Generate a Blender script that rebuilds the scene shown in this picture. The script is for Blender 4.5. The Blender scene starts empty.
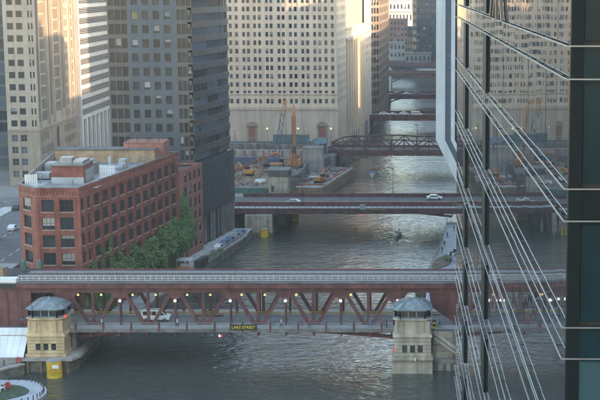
import bpy, bmesh, math, random
from math import radians as R, sin, cos, pi, atan2, hypot
from mathutils import Vector
random.seed(7)
S = bpy.context.scene
COL = S.collection

# ------------------------------------------------------------------ camera, light, exposure
HC = 70.0
cam_d = bpy.data.cameras.new("camera"); cam = bpy.data.objects.new("camera", cam_d); COL.objects.link(cam)
cam.location = (0, 0, HC)
cam.rotation_euler = (R(90 - 8.9306), 0, 0)
cam_d.sensor_width = 36; cam_d.lens = 36 * 1400 / 600
cam_d.shift_x = -0.2
cam_d.clip_start = 0.5; cam_d.clip_end = 20000
S.camera = cam

SUN_EL, SUN_TH = 13.0, 24.0          # elevation, degrees north (towards the camera) of due west (+X)
w = bpy.data.worlds.new("World"); S.world = w; w.use_nodes = True
nt = w.node_tree
sky = nt.nodes.new('ShaderNodeTexSky'); sky.sky_type = 'NISHITA'; sky.sun_disc = False
sky.sun_elevation = R(SUN_EL); sky.sun_rotation = R(90 + SUN_TH)
sky.air_density = 1.05; sky.dust_density = 0.8; sky.ozone_density = 0.05
bg = nt.nodes['Background']; bg.inputs['Strength'].default_value = 0.15
nt.links.new(sky.outputs[0], bg.inputs['Color'])
sun_d = bpy.data.lights.new("sun", 'SUN'); sun_d.energy = 1.5; sun_d.angle = R(0.6); sun_d.color = (1.0, 0.67, 0.40)
sun = bpy.data.objects.new("sun", sun_d); COL.objects.link(sun)
sd = Vector((cos(R(SUN_TH)) * cos(R(SUN_EL)), -sin(R(SUN_TH)) * cos(R(SUN_EL)), sin(R(SUN_EL))))
sun.rotation_euler = sd.to_track_quat('Z', 'Y').to_euler()
sun.location = (60, 100, 160)
S.view_settings.view_transform = 'Standard'; S.view_settings.look = 'None'
S.view_settings.gamma = 1.0; S.view_settings.use_curve_mapping = False
S.view_settings.exposure = 2.68
S.cycles.max_bounces = 6; S.cycles.diffuse_bounces = 3; S.cycles.glossy_bounces = 4
S.cycles.volume_bounces = 0; S.cycles.use_denoising = True
S.cycles.sample_clamp_indirect = 6

# ------------------------------------------------------------------ materials
M = {}
def mat(name, col, rough=.7, var=.18, scale=.35, metal=0., bump=0., bscale=3., streak=0., spec=.5, rnd=0., emit=None, col2=None):
    m = bpy.data.materials.new(name); m.use_nodes = True; M[name] = m
    n = m.node_tree.nodes; l = m.node_tree.links; b = n['Principled BSDF']
    b.inputs['Roughness'].default_value = rough; b.inputs['Metallic'].default_value = metal
    b.inputs['Specular IOR Level'].default_value = spec
    c = (*col, 1)
    if emit:
        b.inputs['Emission Color'].default_value = (*col, 1); b.inputs['Emission Strength'].default_value = emit
    geo = n.new('ShaderNodeNewGeometry')
    out = None
    def mixc(fac, a, bb, blend='MIX'):
        x = n.new('ShaderNodeMix'); x.data_type = 'RGBA'; x.blend_type = blend
        if isinstance(fac, float): x.inputs[0].default_value = fac
        else: l.new(fac, x.inputs[0])
        for s, v in ((6, a), (7, bb)):
            if isinstance(v, tuple): x.inputs[s].default_value = v
            else: l.new(v, x.inputs[s])
        return x.outputs[2]
    def noise(sc, det=4, vec=None, stretch=None):
        t = n.new('ShaderNodeTexNoise'); t.inputs['Scale'].default_value = sc; t.inputs['Detail'].default_value = det
        src = geo.outputs['Position']
        if stretch:
            mp = n.new('ShaderNodeMapping'); mp.inputs['Scale'].default_value = stretch
            l.new(src, mp.inputs[0]); src = mp.outputs[0]
        l.new(src, t.inputs['Vector']); return t.outputs[0]
    def ramp(fac, lo, hi):
        r = n.new('ShaderNodeMapRange'); r.inputs[1].default_value = lo; r.inputs[2].default_value = hi
        l.new(fac, r.inputs[0]); return r.outputs[0]
    if var > 0:
        d = col2 or tuple(x * (1 - var * 1.6) for x in col); u = tuple(min(.9, x * (1 + var)) for x in col)
        out = mixc(ramp(noise(scale, 6), .3, .7), (*d, 1), (*u, 1))
        f2 = ramp(noise(scale * 9, 3), .35, .75)
        out = mixc(f2, out, mixc(.8, out, (1 - var, 1 - var, 1 - var, 1), 'MULTIPLY'))
    if streak > 0:
        st = ramp(noise(.9, 5, stretch=(1.0, 1.0, .06)), .42, .72)
        a = out if out is not None else c
        k = 1 - streak
        out = mixc(st, a, mixc(1.0, a, (k * .95, k * .92, k * .86, 1), 'MULTIPLY'))
    if rnd > 0:
        oi = n.new('ShaderNodeObjectInfo')
        mr = n.new('ShaderNodeMapRange'); mr.inputs[3].default_value = 1 - rnd; mr.inputs[4].default_value = 1 + rnd
        l.new(oi.outputs['Random'], mr.inputs[0])
        vm = n.new('ShaderNodeVectorMath'); vm.operation = 'SCALE'
        if out is not None: l.new(out, vm.inputs[0])
        else: vm.inputs[0].default_value = col
        l.new(mr.outputs[0], vm.inputs['Scale']); out = vm.outputs[0]
    if out is not None: l.new(out, b.inputs['Base Color'])
    else: b.inputs['Base Color'].default_value = c
    if bump > 0:
        bp = n.new('ShaderNodeBump'); bp.inputs['Strength'].default_value = 1; bp.inputs['Distance'].default_value = bump
        l.new(noise(bscale, 4), bp.inputs['Height']); l.new(bp.outputs[0], b.inputs['Normal'])
    return m

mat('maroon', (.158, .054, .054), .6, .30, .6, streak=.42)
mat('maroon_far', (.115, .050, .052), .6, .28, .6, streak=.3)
mat('rail_grey', (.42, .42, .42), .6, .12, 1.5)
mat('track_dark', (.045, .042, .042), .9, .3, 1.)
mat('steel_rail', (.30, .28, .27), .4, .15, 2., metal=.6)
mat('grating', (.20, .20, .195), .8, .15, 2.)
mat('asphalt', (.105, .105, .11), .9, .18, .25, streak=0)
mat('bridge_road', (.29, .29, .29), .85, .14, .4)
mat('sidewalk', (.40, .40, .39), .9, .15, .5)
mat('paving', (.36, .37, .39), .9, .12, .6)
mat('concrete', (.39, .355, .32), .9, .18, .4, streak=.3, bump=.01)
mat('concrete_dark', (.22, .21, .20), .9, .25, .4, streak=.4)
mat('limestone', (.50, .43, .34), .85, .14, .6, streak=.45, bump=.008)
mat('limestone_warm', (.58, .43, .25), .85, .14, .6, streak=.38, bump=.008)
mat('algae_stone', (.17, .16, .12), .9, .3, 1.0, streak=.3)
mat('roof_metal', (.22, .26, .27), .55, .2, 1.2, metal=.2, streak=.2)
mat('white_paint', (.72, .73, .72), .5, .08, 1.)
mat('white_membrane', (.68, .70, .70), .6, .07, .3)
mat('yellow', (.72, .42, .03), .6, .16, 1.2, streak=.25)
mat('yellow_bright', (.66, .47, .04), .5, .06, 1.)
mat('black', (.015, .015, .016), .6, .1, 1.)
mat('dark_steel', (.05, .05, .055), .6, .2, 1.)
mat('green_paint', (.05, .15, .115), .6, .15, 1.)
mat('brick', (.25, .085, .063), .9, .22, .5, streak=.22, bump=.01, bscale=8)
mat('brick_trim', (.30, .125, .09), .9, .18, .8, streak=.25)
mat('brick_pink', (.34, .15, .12), .9, .2, .6, streak=.2)
mat('brick_tan', (.38, .26, .16), .9, .2, .6, streak=.25)
mat('roof_gravel', (.24, .235, .23), .95, .2, .25)
mat('roof_pale', (.37, .38, .38), .9, .15, .3)
mat('roof_tar', (.12, .115, .11), .95, .25, .3)
mat('duct_metal', (.30, .315, .325), .4, .12, 1., metal=.5)
mat('sill', (.30, .22, .17), .9, .1, 1.)
mat('glass_dark', (.022, .027, .032), .08, 0, rnd=.6, spec=.6)
mat('glass_blue', (.052, .068, .088), .10, 0, rnd=.9, spec=.4)
mat('glass_lit', (.20, .15, .07), .3, .3, 2., rnd=.3)
mat('blind', (.27, .255, .23), .8, 0, rnd=.5)
mat('glass_bronze', (.050, .044, .040), .12, .2, .3, spec=.3, rnd=.3)
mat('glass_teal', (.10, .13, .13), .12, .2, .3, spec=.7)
mat('glass_warm_reflect', (.25, .19, .11), .25, .2, .15, spec=.7)  # tan pane colour with a warm reflection painted in
mat('frame_dark', (.03, .03, .032), .6, .1, 2.)
mat('frame_pale', (.35, .34, .32), .6, .1, 2.)
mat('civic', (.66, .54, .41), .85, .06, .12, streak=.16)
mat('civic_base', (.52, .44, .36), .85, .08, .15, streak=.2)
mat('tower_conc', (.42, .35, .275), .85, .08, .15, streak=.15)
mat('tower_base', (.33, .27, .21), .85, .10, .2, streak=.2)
mat('stripe_white', (.62, .60, .56), .7, .06, .3, streak=.12)
mat('louver_grey', (.13, .125, .12), .6, .1, .5)
mat('steel_blue', (.082, .094, .115), .45, .08, .2, metal=.25, streak=.08)
mat('spandrel', (.108, .092, .082), .45, .12, .3, metal=.2)
mat('spandrel_grey', (.115, .112, .112), .5, .12, .3, metal=.2)
mat('podium_dark', (.035, .042, .05), .6, .2, .6)
mat('brown_stone', (.22, .165, .125), .85, .12, .3, streak=.15)
mat('fin', (.22, .24, .26), .35, .08, 2., metal=.5)
mat('pale_metal', (.50, .53, .56), .5, .06, .3, streak=.1)
mat('dirt', (.22, .17, .13), .95, .35, .25, bump=.12, bscale=.9)
mat('gravelly', (.27, .25, .23), .95, .3, .6, bump=.06, bscale=2)
mat('orange', (.46, .20, .06), .5, .1, 1.)
mat('crane_blue', (.06, .085, .15), .5, .12, 1.)
mat('blue_paint', (.04, .10, .24), .5, .12, 1.)
mat('teal_metal', (.09, .15, .17), .5, .15, .6)
mat('rust', (.25, .09, .06), .8, .25, 1.)
mat('red_paint', (.50, .05, .04), .5, .1, 1.)
mat('wood', (.24, .15, .09), .85, .25, 1.5)
mat('lawn', (.045, .075, .04), .95, .3, .8, bump=.03, bscale=12)
mat('bark', (.09, .07, .05), .95, .2, 3.)
mat('leaf', (.125, .215, .070), .7, .45, 1.4, rnd=.2)
mat('leaf_ivy', (.11, .21, .06), .7, .4, .5)
mat('rubber', (.015, .015, .015), .9, .1, 2.)
mat('chrome', (.5, .5, .5), .25, 0, metal=.8)
mat('car_white', (.75, .76, .77), .3, 0)
mat('car_silver', (.42, .44, .46), .3, 0, metal=.4)
mat('car_black', (.03, .03, .035), .3, 0)
mat('car_blue', (.14, .20, .32), .3, 0)
mat('car_glass', (.025, .03, .035), .08, 0)
mat('lamp_white', (1.0, .93, .80), .4, 0, emit=.40)
mat('lamp_amber', (1.0, .74, .25), .4, 0, emit=.22)
mat('lamp_red', (1.0, .05, .03), .4, 0, emit=.14)
mat('skin', (.42, .26, .19), .6, 0)
mat('hair', (.04, .03, .02), .8, 0)
for nm, c in (('cloth_navy', (.03, .05, .12)), ('cloth_white', (.65, .65, .66)), ('cloth_black', (.02, .02, .022)),
              ('cloth_blue', (.08, .20, .48)), ('cloth_red', (.45, .05, .05)), ('cloth_grey', (.16, .16, .17)), ('cloth_hiviz', (.62, .78, .04))):
    mat(nm, c, .9, .1, 4.)
mat('far_white', (.62, .56, .52), .8, .1, .05)
mat('far_brick', (.26, .14, .11), .85, .15, .1)
mat('far_grey', (.27, .27, .27), .85, .2, .05)
mat('far_glass', (.025, .04, .055), .3, .15, .05, spec=.3)
mat('far_blue', (.03, .12, .42), .5, .1, .1)
mat('city_ground', (.19, .18, .17), .95, .3, .03)

mat('frame_teal', (.007, .013, .016), .5, .1, 1., spec=.15)
def water_mat():
    m = bpy.data.materials.new('water'); m.use_nodes = True; M['water'] = m
    n = m.node_tree.nodes; l = m.node_tree.links; b = n['Principled BSDF']
    b.inputs['Base Color'].default_value = (.050, .055, .047, 1); b.inputs['Roughness'].default_value = .07
    b.inputs['IOR'].default_value = 1.33
    g = n.new('ShaderNodeNewGeometry'); h = None
    for sc, st, amp, rz in ((.10, (1, 1.6, 1), .40, .25), (.30, (1, 2.0, 1), .30, -.2), (.9, (1, 1.7, 1), .11, .1)):
        mp = n.new('ShaderNodeMapping'); mp.inputs['Scale'].default_value = st; mp.inputs['Rotation'].default_value = (0, 0, rz)
        l.new(g.outputs['Position'], mp.inputs[0])
        t = n.new('ShaderNodeTexNoise'); t.inputs['Scale'].default_value = sc; t.inputs['Detail'].default_value = 3
        t.inputs['Distortion'].default_value = .6
        l.new(mp.outputs[0], t.inputs['Vector'])
        k = n.new('ShaderNodeMath'); k.operation = 'MULTIPLY_ADD'; k.inputs[1].default_value = amp
        l.new(t.outputs[0], k.inputs[0])
        if h: l.new(h, k.inputs[2])
        else: k.inputs[2].default_value = 0
        h = k.outputs[0]
    bp = n.new('ShaderNodeBump'); bp.inputs['Strength'].default_value = 1; bp.inputs['Distance'].default_value = 1.0
    l.new(h, bp.inputs['Height']); l.new(bp.outputs[0], b.inputs['Normal'])
water_mat()

def facade_glass():
    m = bpy.data.materials.new('mirror_glass'); m.use_nodes = True; M['mirror_glass'] = m
    n = m.node_tree.nodes; l = m.node_tree.links; b = n['Principled BSDF']
    b.inputs['Base Color'].default_value = (.030, .036, .042, 1); b.inputs['Roughness'].default_value = .012
    b.inputs['IOR'].default_value = 1.75
    g = n.new('ShaderNodeNewGeometry')
    t = n.new('ShaderNodeTexNoise'); t.inputs['Scale'].default_value = .35; t.inputs['Detail'].default_value = 1
    l.new(g.outputs['Position'], t.inputs['Vector'])
    bp = n.new('ShaderNodeBump'); bp.inputs['Strength'].default_value = 1; bp.inputs['Distance'].default_value = .009
    l.new(t.outputs[0], bp.inputs['Height']); l.new(bp.outputs[0], b.inputs['Normal'])
facade_glass()

# ------------------------------------------------------------------ mesh helpers
def wloc(o):
    v = Vector((0, 0, 0))
    while o is not None: v += o.location; o = o.parent
    return v
def put(name, mesh, parent=None, loc=None, rz=0):
    o = bpy.data.objects.new(name, mesh); COL.objects.link(o)
    if parent is not None: o.parent = parent
    if loc is not None: o.location = loc
    if rz: o.rotation_euler = (0, 0, rz)
    return o
class MB:
    def __init__(s): s.v = []; s.f = []; s.m = []
    def face(s, pts, mi=0):
        k = len(s.v); s.v += [tuple(p) for p in pts]; s.f.append(tuple(range(k, k + len(pts)))); s.m.append(mi); return s
    def hexa(s, P, mi=0):   # 8 points: bottom 4 ccw, top 4 ccw
        k = len(s.v); s.v += [tuple(p) for p in P]
        for q in ((3, 2, 1, 0), (4, 5, 6, 7), (0, 1, 5, 4), (1, 2, 6, 5), (2, 3, 7, 6), (3, 0, 4, 7)):
            s.f.append(tuple(k + i for i in q)); s.m.append(mi)
        return s
    def box(s, x0, x1, y0, y1, z0, z1, mi=0):
        return s.hexa([(x0, y0, z0), (x1, y0, z0), (x1, y1, z0), (x0, y1, z0), (x0, y0, z1), (x1, y0, z1), (x1, y1, z1), (x0, y1, z1)], mi)
    def beam(s, p, q, w, h, mi=0, up=(0, 0, 1)):
        p = Vector(p); q = Vector(q); d = (q - p).normalized(); u = Vector(up)
        if abs(d.dot(u)) > .98: u = Vector((0, 1, 0))
        a = d.cross(u).normalized(); b = a.cross(d).normalized(); a *= w / 2; b *= h / 2
        return s.hexa([p - a - b, p + a - b, q + a - b, q - a - b, p - a + b, p + a + b, q + a + b, q - a + b], mi)
    def cyl(s, p, q, r0, r1=None, n=10, mi=0, caps=True):
        r1 = r0 if r1 is None else r1
        p = Vector(p); q = Vector(q); d = (q - p).normalized(); u = Vector((0, 0, 1)) if abs(d.z) < .9 else Vector((1, 0, 0))
        a = d.cross(u).normalized(); b = d.cross(a).normalized(); k = len(s.v)
        for c, r in ((p, r0), (q, r1)):
            for i in range(n):
                t = 2 * pi * i / n; s.v.append(tuple(c + a * (r * cos(t)) + b * (r * sin(t))))
        for i in range(n):
            j = (i + 1) % n; s.f.append((k + j, k + i, k + n + i, k + n + j)); s.m.append(mi)
        if caps:
            s.f.append(tuple(k + i for i in range(n))); s.m.append(mi)
            s.f.append(tuple(k + n + i for i in reversed(range(n)))); s.m.append(mi)
        return s
    def prism(s, poly, z0, z1, mi=0, mtop=None):
        a = sum(poly[i][0] * poly[(i + 1) % len(poly)][1] - poly[(i + 1) % len(poly)][0] * poly[i][1] for i in range(len(poly)))
        if a < 0: poly = poly[::-1]
        n = len(poly); k = len(s.v)
        s.v += [(x, y, z0) for x, y in poly] + [(x, y, z1) for x, y in poly]
        s.f.append(tuple(k + i for i in reversed(range(n)))); s.m.append(mi)
        s.f.append(tuple(k + n + i for i in range(n))); s.m.append(mi if mtop is None else mtop)
        for i in range(n):
            j = (i + 1) % n; s.f.append((k + i, k + j, k + n + j, k + n + i)); s.m.append(mi)
        return s
    def plate(s, poly, y0, y1, mi=0):      # polygon in the XZ plane, thickness along Y
        n = len(poly); k = len(s.v)
        s.v += [(x, y0, z) for x, z in poly] + [(x, y1, z) for x, z in poly]
        s.f.append(tuple(k + i for i in range(n))); s.m.append(mi)
        s.f.append(tuple(k + n + i for i in reversed(range(n)))); s.m.append(mi)
        for i in range(n):
            j = (i + 1) % n; s.f.append((k + j, k + i, k + n + i, k + n + j)); s.m.append(mi)
        return s
    def loft(s, rings, mi=0, cap=True):
        n = len(rings[0]); k = len(s.v)
        for r in rings: s.v += [tuple(p) for p in r]
        for a in range(len(rings) - 1):
            for i in range(n):
                j = (i + 1) % n
                s.f.append((k + a * n + i, k + a * n + j, k + (a + 1) * n + j, k + (a + 1) * n + i)); s.m.append(mi)
        if cap:
            s.f.append(tuple(k + i for i in reversed(range(n)))); s.m.append(mi)
            s.f.append(tuple(k + (len(rings) - 1) * n + i for i in range(n))); s.m.append(mi)
        return s
    def mesh(s, name, mats, origin=(0, 0, 0), smooth=False, fix=True):
        me = bpy.data.meshes.new(name); o = Vector(origin)
        me.from_pydata([tuple(Vector(v) - o) for v in s.v], [], s.f)
        for m in ([mats] if isinstance(mats, str) else mats): me.materials.append(M[m])
        me.polygons.foreach_set('material_index', s.m)
        if fix:
            bm = bmesh.new(); bm.from_mesh(me); bmesh.ops.recalc_face_normals(bm, faces=bm.faces); bm.to_mesh(me); bm.free()
        if smooth: me.polygons.foreach_set('use_smooth', [True] * len(me.polygons))
        me.update(); return me
    def build(s, name, mats, parent=None, smooth=False, fix=True):
        return put(name, s.mesh(name, mats, wloc(parent) if parent else (0, 0, 0), smooth, fix), parent)
def tag(o, label, cat, group=None):
    o['label'] = label; o['category'] = cat
    if group: o['group'] = group
    return o
def thing(name, label, cat, loc=(0, 0, 0), group=None):
    o = bpy.data.objects.new(name, None); COL.objects.link(o); o.location = loc; o.empty_display_size = 1
    return tag(o, label, cat, group)
def struct(o, kind='structure'):
    o['kind'] = kind; return o
def copy_tree(o, parent=None):
    c = o.copy(); COL.objects.link(c); c.parent = parent
    for ch in list(o.children): copy_tree(ch, c)
    return c

# ------------------------------------------------------------------ windows and facades
WM = {}
def window_mesh(w, h, glass, frame, nx, nz, d=.06, fw=.07, blind=0):
    key = (round(w, 2), round(h, 2), glass, frame, nx, nz, blind, fw)
    if key in WM: return WM[key]
    b = MB()
    b.box(0, w, 0, d * .5, 0, h, 0)
    if frame:
        for i in range(nx + 1):
            x = i * (w - fw) / nx; b.box(x, x + fw, -d, -.002, 0, h, 1)
        for j in range(nz + 1):
            z = j * (h - fw) / nz; b.box(fw, w - fw, -d + .01, -.003, z, z + fw, 1)
    if blind: b.box(fw * 1.2, w - fw * 1.2, -.012, -.001, h * (1 - blind), h - fw, 2)
    me = b.mesh('window', [glass, frame or 'frame_dark', 'blind'])
    WM[key] = me; return me
def facade(root, o, d, L, z0, z1, holes, wall, depth=.3, glass='glass_dark', frame='frame_dark', nx=1, nz=2,
           sill=None, blinds=.3, lit=0., name='window', wname='wall', thick=True):
    """a wall with real openings: origin o, direction d, holes = (u0,u1,v0,v1); each opening gets its own window object"""
    ox, oy = o; dx, dy = d; nxn, nyn = dy, -dx
    U = sorted(set([0, L] + [round(x, 4) for h in holes for x in h[:2]])); V = sorted(set([z0, z1] + [round(x, 4) for h in holes for x in h[2:4]]))
    hs = set((round(h[0], 4), round(h[2], 4)) for h in holes)
    P = lambda u, v, k=0.: (ox + dx * u - nxn * k, oy + dy * u - nyn * k, v)
    # cells covered by a hole
    import bisect
    cov = [[False] * (len(V) - 1) for _ in range(len(U) - 1)]
    for h in holes:
        a, b_ = bisect.bisect_left(U, round(h[0], 4)), bisect.bisect_left(U, round(h[1], 4))
        c, e = bisect.bisect_left(V, round(h[2], 4)), bisect.bisect_left(V, round(h[3], 4))
        for i in range(a, b_):
            for j in range(c, e): cov[i][j] = True
    b = MB()
    for j in range(len(V) - 1):
        i = 0
        while i < len(U) - 1:
            if cov[i][j]: i += 1; continue
            k = i
            while k < len(U) - 1 and not cov[k][j]: k += 1
            b.face([P(U[i], V[j]), P(U[k], V[j]), P(U[k], V[j + 1]), P(U[i], V[j + 1])]); i = k
    for u0, u1, v0, v1 in [h[:4] for h in holes]:
        b.face([P(u0, v0), P(u1, v0), P(u1, v0, depth), P(u0, v0, depth)])
        b.face([P(u0, v1, depth), P(u1, v1, depth), P(u1, v1), P(u0, v1)])
        b.face([P(u0, v0), P(u0, v0, depth), P(u0, v1, depth), P(u0, v1)])
        b.face([P(u1, v0, depth), P(u1, v0), P(u1, v1), P(u1, v1, depth)])
    b.build(wname, wall, root, fix=False)
    rz = atan2(dy, dx); org = wloc(root)
    for h in holes:
        u0, u1, v0, v1 = h[:4]
        g = glass; bl = 0
        r = random.random()
        if r < lit: g = 'glass_lit'
        elif random.random() < blinds: bl = random.choice((.3, .5, .7))
        me = window_mesh(u1 - u0, v1 - v0, g, frame, nx, nz, blind=bl)
        wn = put(name, me, root, Vector(P(u0, v0, depth)) - org, rz)
        if sill:
            key = ('sill', round(u1 - u0, 2))
            if key not in WM: WM[key] = MB().box(-.1, u1 - u0 + .1, -depth - .14, -depth * .5, -.22, -.003).mesh('sill', sill)
            put('sill', WM[key], wn)
def unit(a, b):
    L = hypot(b[0] - a[0], b[1] - a[1]); return ((b[0] - a[0]) / L, (b[1] - a[1]) / L), L
def blank(root, a, b, z0, z1, m, name='wall'):
    MB().face([(a[0], a[1], z0), (b[0], b[1], z0), (b[0], b[1], z1), (a[0], a[1], z1)]).build(name, m, root, fix=False)
def core(root, poly, z0, z1, m, top, inset=.4, name='core'):
    cx = sum(p[0] for p in poly) / len(poly); cy = sum(p[1] for p in poly) / len(poly)
    q = []
    for x, y in poly:
        L = hypot(x - cx, y - cy); k = max(0, (L - inset * 1.5) / L); q.append((cx + (x - cx) * k, cy + (y - cy) * k))
    MB().prism(q, z0, z1, 0, 1).build(name, [m, top], root)

# ================================================================== GROUND AND WATER
struct(MB().box(-400, 400, -150, 1150, -3, 0).build('water', 'water'))
E_MAIN = [(-5200, -300), (-98, -300), (-98, 249), (-72.2, 249), (-72.2, 267.2), (-67.5, 268.3), (-60, 330), (-53, 375), (-52, 384.5), (-49, 419), (-41, 440), (-41, 452), (-39.3, 464), (-39.3, 497), (-33.8, 497), (-33.8, 503),
          (-31.0, 503.5), (-30.6, 531), (-22.8, 662), (-21, 700), (-16.5, 780), (-20, 1000), (-24, 1070), (-16, 1150), (-16, 9000), (-5200, 9000)]
struct(MB().prism(E_MAIN, -3, 6.9, 0, 1).build('ground', ['concrete_dark', 'city_ground']))
W_MAIN = [(5200, -300), (2.4, -300), (2.4, 113), (9.5, 114), (9.5, 247.5), (2.4, 247.7), (2.4, 268), (14, 290), (14, 384.8), (16, 430), (20, 520), (24, 660), (26, 800), (22, 1000), (18, 1150), (18, 9000), (5200, 9000)]
struct(MB().prism(W_MAIN, -3, 6.9, 0, 1).build('ground', ['concrete_dark', 'city_ground']))
# lower quay terrace of the building site
TERR = [(-41.2, 450.5), (-31.6, 450.5), (-23.8, 498), (-30.5, 503.4), (-41.2, 503.4)]
struct(MB().prism(TERR, -3, 3.2, 0, 1).build('quay_terrace_ground', ['brick_tan', 'gravelly']))
# lower promenades
struct(MB().prism([(-68, 267.3), (-60.6, 267.3), (-52.3, 330), (-46.6, 370), (-46.2, 380), (-54, 380), (-58, 345), (-62, 325)], -3, 2.4, 0, 1).build('riverwalk_path', ['concrete_dark', 'sidewalk']))
struct(MB().prism([(1.0, 268), (1.4, 305), (2.35, 323), (5.0, 345), (7.6, 386), (15, 386), (15, 268)], -3, 3.0, 0, 1).build('promenade_path', ['concrete_dark', 'paving']))
# far basin beyond the last bridge: ground strip joining both banks
struct(MB().box(-16.2, 18.2, 1150, 9000, -3, 6.88).build('ground', 'city_ground'))
# roads on the main level
struct(MB().box(-113, -86, 268, 900, 6.9, 6.915).build('wacker_drive_road', 'asphalt'))
struct(MB().box(-900, -72.2, 251.8, 264, 6.9, 6.92).build('lake_street_road', 'bridge_road'))
struct(MB().box(-900, -49.2, 389, 407, 6.9, 6.93).build('randolph_street_road', 'asphalt'))
for x0, x1 in ((-116.8, -113), (-86, -83.5)):
    struct(MB().box(x0, x1, 268, 388, 6.9, 7.04).build('pavement', 'sidewalk'))
b = MB()
for y in range(270, 386, 6):
    for x in (-103.6, -95.2): b.box(x - .08, x + .08, y, y + 3, 6.919, 6.921)
struct(b.build('lane_marking', 'white_paint'))

# ================================================================== LAKE STREET BRIDGE
YN, YF = 252.0, 260.6          # near and far truss planes
ZD = 7.0                       # road
ZT = 13.75                     # top chord
lb = thing('bascule_bridge', 'maroon double-deck steel truss bridge with railway on top, nearest across the river', 'bridge', (-35, 257.8, 0))
XC = -34.9; PN = 10.15
def truss(y, mt):
    t = .5
    def mem(nm, p, q, w, h): MB().beam((p[0], y, p[1]), (q[0], y, q[1]), w, h, up=(0, 1, 0)).build(nm, mt, lb)
    for a, c in ((-79.5, XC - .06), (XC + .06, 9.5)):
        MB().box(a, c, y - .36, y + .36, ZT - .55, ZT + .45).build('top_chord', mt, lb)
    tops = [XC + PN * k for k in (-3, -2, -1, 0, 1, 2, 3)]
    for k, x in enumerate(tops):                         # gussets and posts under each top node
        wd = 1.9 if k not in (0, 6) else 2.3
        hh = 1.7 if k not in (0, 6) else 2.6
        MB().plate([(x - wd, ZT - .5), (x + wd, ZT - .5), (x + wd * .62, ZT - hh * .7), (x + .5, ZT - hh), (x - .5, ZT - hh), (x - wd * .62, ZT - hh * .7)], y - .30, y + .30).build('gusset_plate', mt, lb)
        MB().box(x - (.55 if k in (0, 6) else .22), x + (.55 if k in (0, 6) else .22), y - .24, y + .24, ZD - .3, ZT - .5).build('hanger', mt, lb)
    for k in range(6):
        xm = (tops[k] + tops[k + 1]) / 2
        MB().box(xm - .27, xm + .27, y - .22, y + .22, ZD - .3, ZT - .5).build('post', mt, lb)
        mem('diagonal', (tops[k] + .9, ZT - .7), (xm - .65, ZD - .1), .62, .48)
        mem('diagonal', (tops[k + 1] - .9, ZT - .7), (xm + .65, ZD - .1), .62, .48)
        MB().plate([(xm - 1.5, ZD - .3), (xm + 1.5, ZD - .3), (xm + .6, ZD + .75), (xm - .6, ZD + .75)], y - .27, y + .27).build('gusset_plate', mt, lb)
    # bottom chord, deepening in a curve towards each heel
    for sgn, x0, x1 in ((-1, XC - .06, -68.5), (1, XC + .06, -1.0)):
        N = 8; pts = []
        for i in range(N + 1):
            f = i / N; x = x0 + (x1 - x0) * f
            pts.append((x, 5.75 - 3.3 * max(0, f - .3) ** 1.7))
        MB().plate([(x0, 6.35)] + pts + [(x1, 6.35)] if False else [(p[0], p[1]) for p in pts] + [(p[0], p[1] + .6) for p in reversed(pts)], y - .3, y + .3).build('bottom_chord', mt, lb)
        for i in (5, 6, 7):
            a, c = pts[i], pts[i + 1]
            mem('web_diagonal', (a[0], a[1] + .3), (c[0], 6.2), .32, .3)
            mem('web_post', (c[0], c[1] + .3), (c[0], 6.2), .28, .3)
        MB().box(min(x0, x1), max(x0, x1), y - .28, y + .28, 6.05, 6.6).build('bottom_chord', mt, lb)
    # solid heel plates
    MB().plate([(-80, 3), (-71.6, 3), (-71.6, ZT - .5), (-80, ZT - .5)], y - .3, y + .3).build('heel_plate', mt, lb)
    MB().plate([(1.7, ZT - .5), (9.3, ZT - .5), (9.3, 6.4), (7.2, 6.9), (4.2, 9.0), (2.0, 10.6)], y - .3, y + .3).build('heel_plate', mt, lb)
    MB().plate([(-67.6, ZT - .5), (-63.4, ZT - .5), (-64.6, ZT - 3.0), (-66.2, ZT - 3.0)], y - .32, y + .32).build('heel_plate', mt, lb)
    MB().box(4.4, 5.2, y - .25, y + .25, 4.2, 6.95).build('heel_post', mt, lb)
    for x in (-78.6, -76.0, -73.4): MB().box(x - .12, x + .12, y - .42, y - .302, 3.2, ZT - .6).build('stiffener', mt, lb)
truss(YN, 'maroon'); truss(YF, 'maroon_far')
# road deck, sidewalks and floor beams
for x0, x1 in ((-72.2, XC - .04), (XC + .04, 9.6)):
    MB().box(x0, x1, YN + .5, YF - .5, ZD - .35, ZD).build('road_deck', 'bridge_road', lb)
    MB().box(x0, x1, 248.75, YN - .38, ZD - .2, ZD + .12).build('sidewalk_deck', 'sidewalk', lb)
    MB().box(x0, x1, YF + .38, 264.1, ZD - .2, ZD + .12).build('sidewalk_deck', 'sidewalk', lb)
    MB().box(x0, x1, 248.5, 248.73, ZD - .5, ZD + .06).build('fascia_beam', 'concrete_dark', lb)
    MB().box(x0, x1, YF - 1.15, YF - .95, ZD + .55, ZD + .75).build('guard_rail', 'yellow', lb)
    MB().box(x0, x1, YF - .94, YF - .55, ZD + .002, ZD + .25).build('kerb', 'sidewalk', lb)
    MB().box(x0, x1, YN + .55, YN + .9, ZD + .002, ZD + .25).build('kerb', 'sidewalk', lb)
me = MB().box(-.15, .15, YN - 3, YF + 3, 5.7, 6.63).mesh('floor_beam', 'maroon', (0, 257.8, 0))
me2 = MB().box(-.09, .09, -.09, .09, -.6, 1.25).mesh('railing_post', 'maroon')
px = -70.2; k = 0
while px < 8:
    put('floor_beam', me, lb, (px + 35, 0, 0))
    px += PN / 2
me3 = MB().box(-.16, .16, -.13, .13, -.75, 1.3).mesh('railing_post', 'maroon')
mepick = MB()
for i in range(24): mepick.box(.12 + i * .2, .16 + i * .2, -.02, .02, .15, 1.1)
mepick.box(0, 4.95, -.035, .035, 1.1, 1.18); mepick.box(0, 4.95, -.03, .03, .10, .15)
mepick = mepick.mesh('railing_panel', 'grating')
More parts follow.
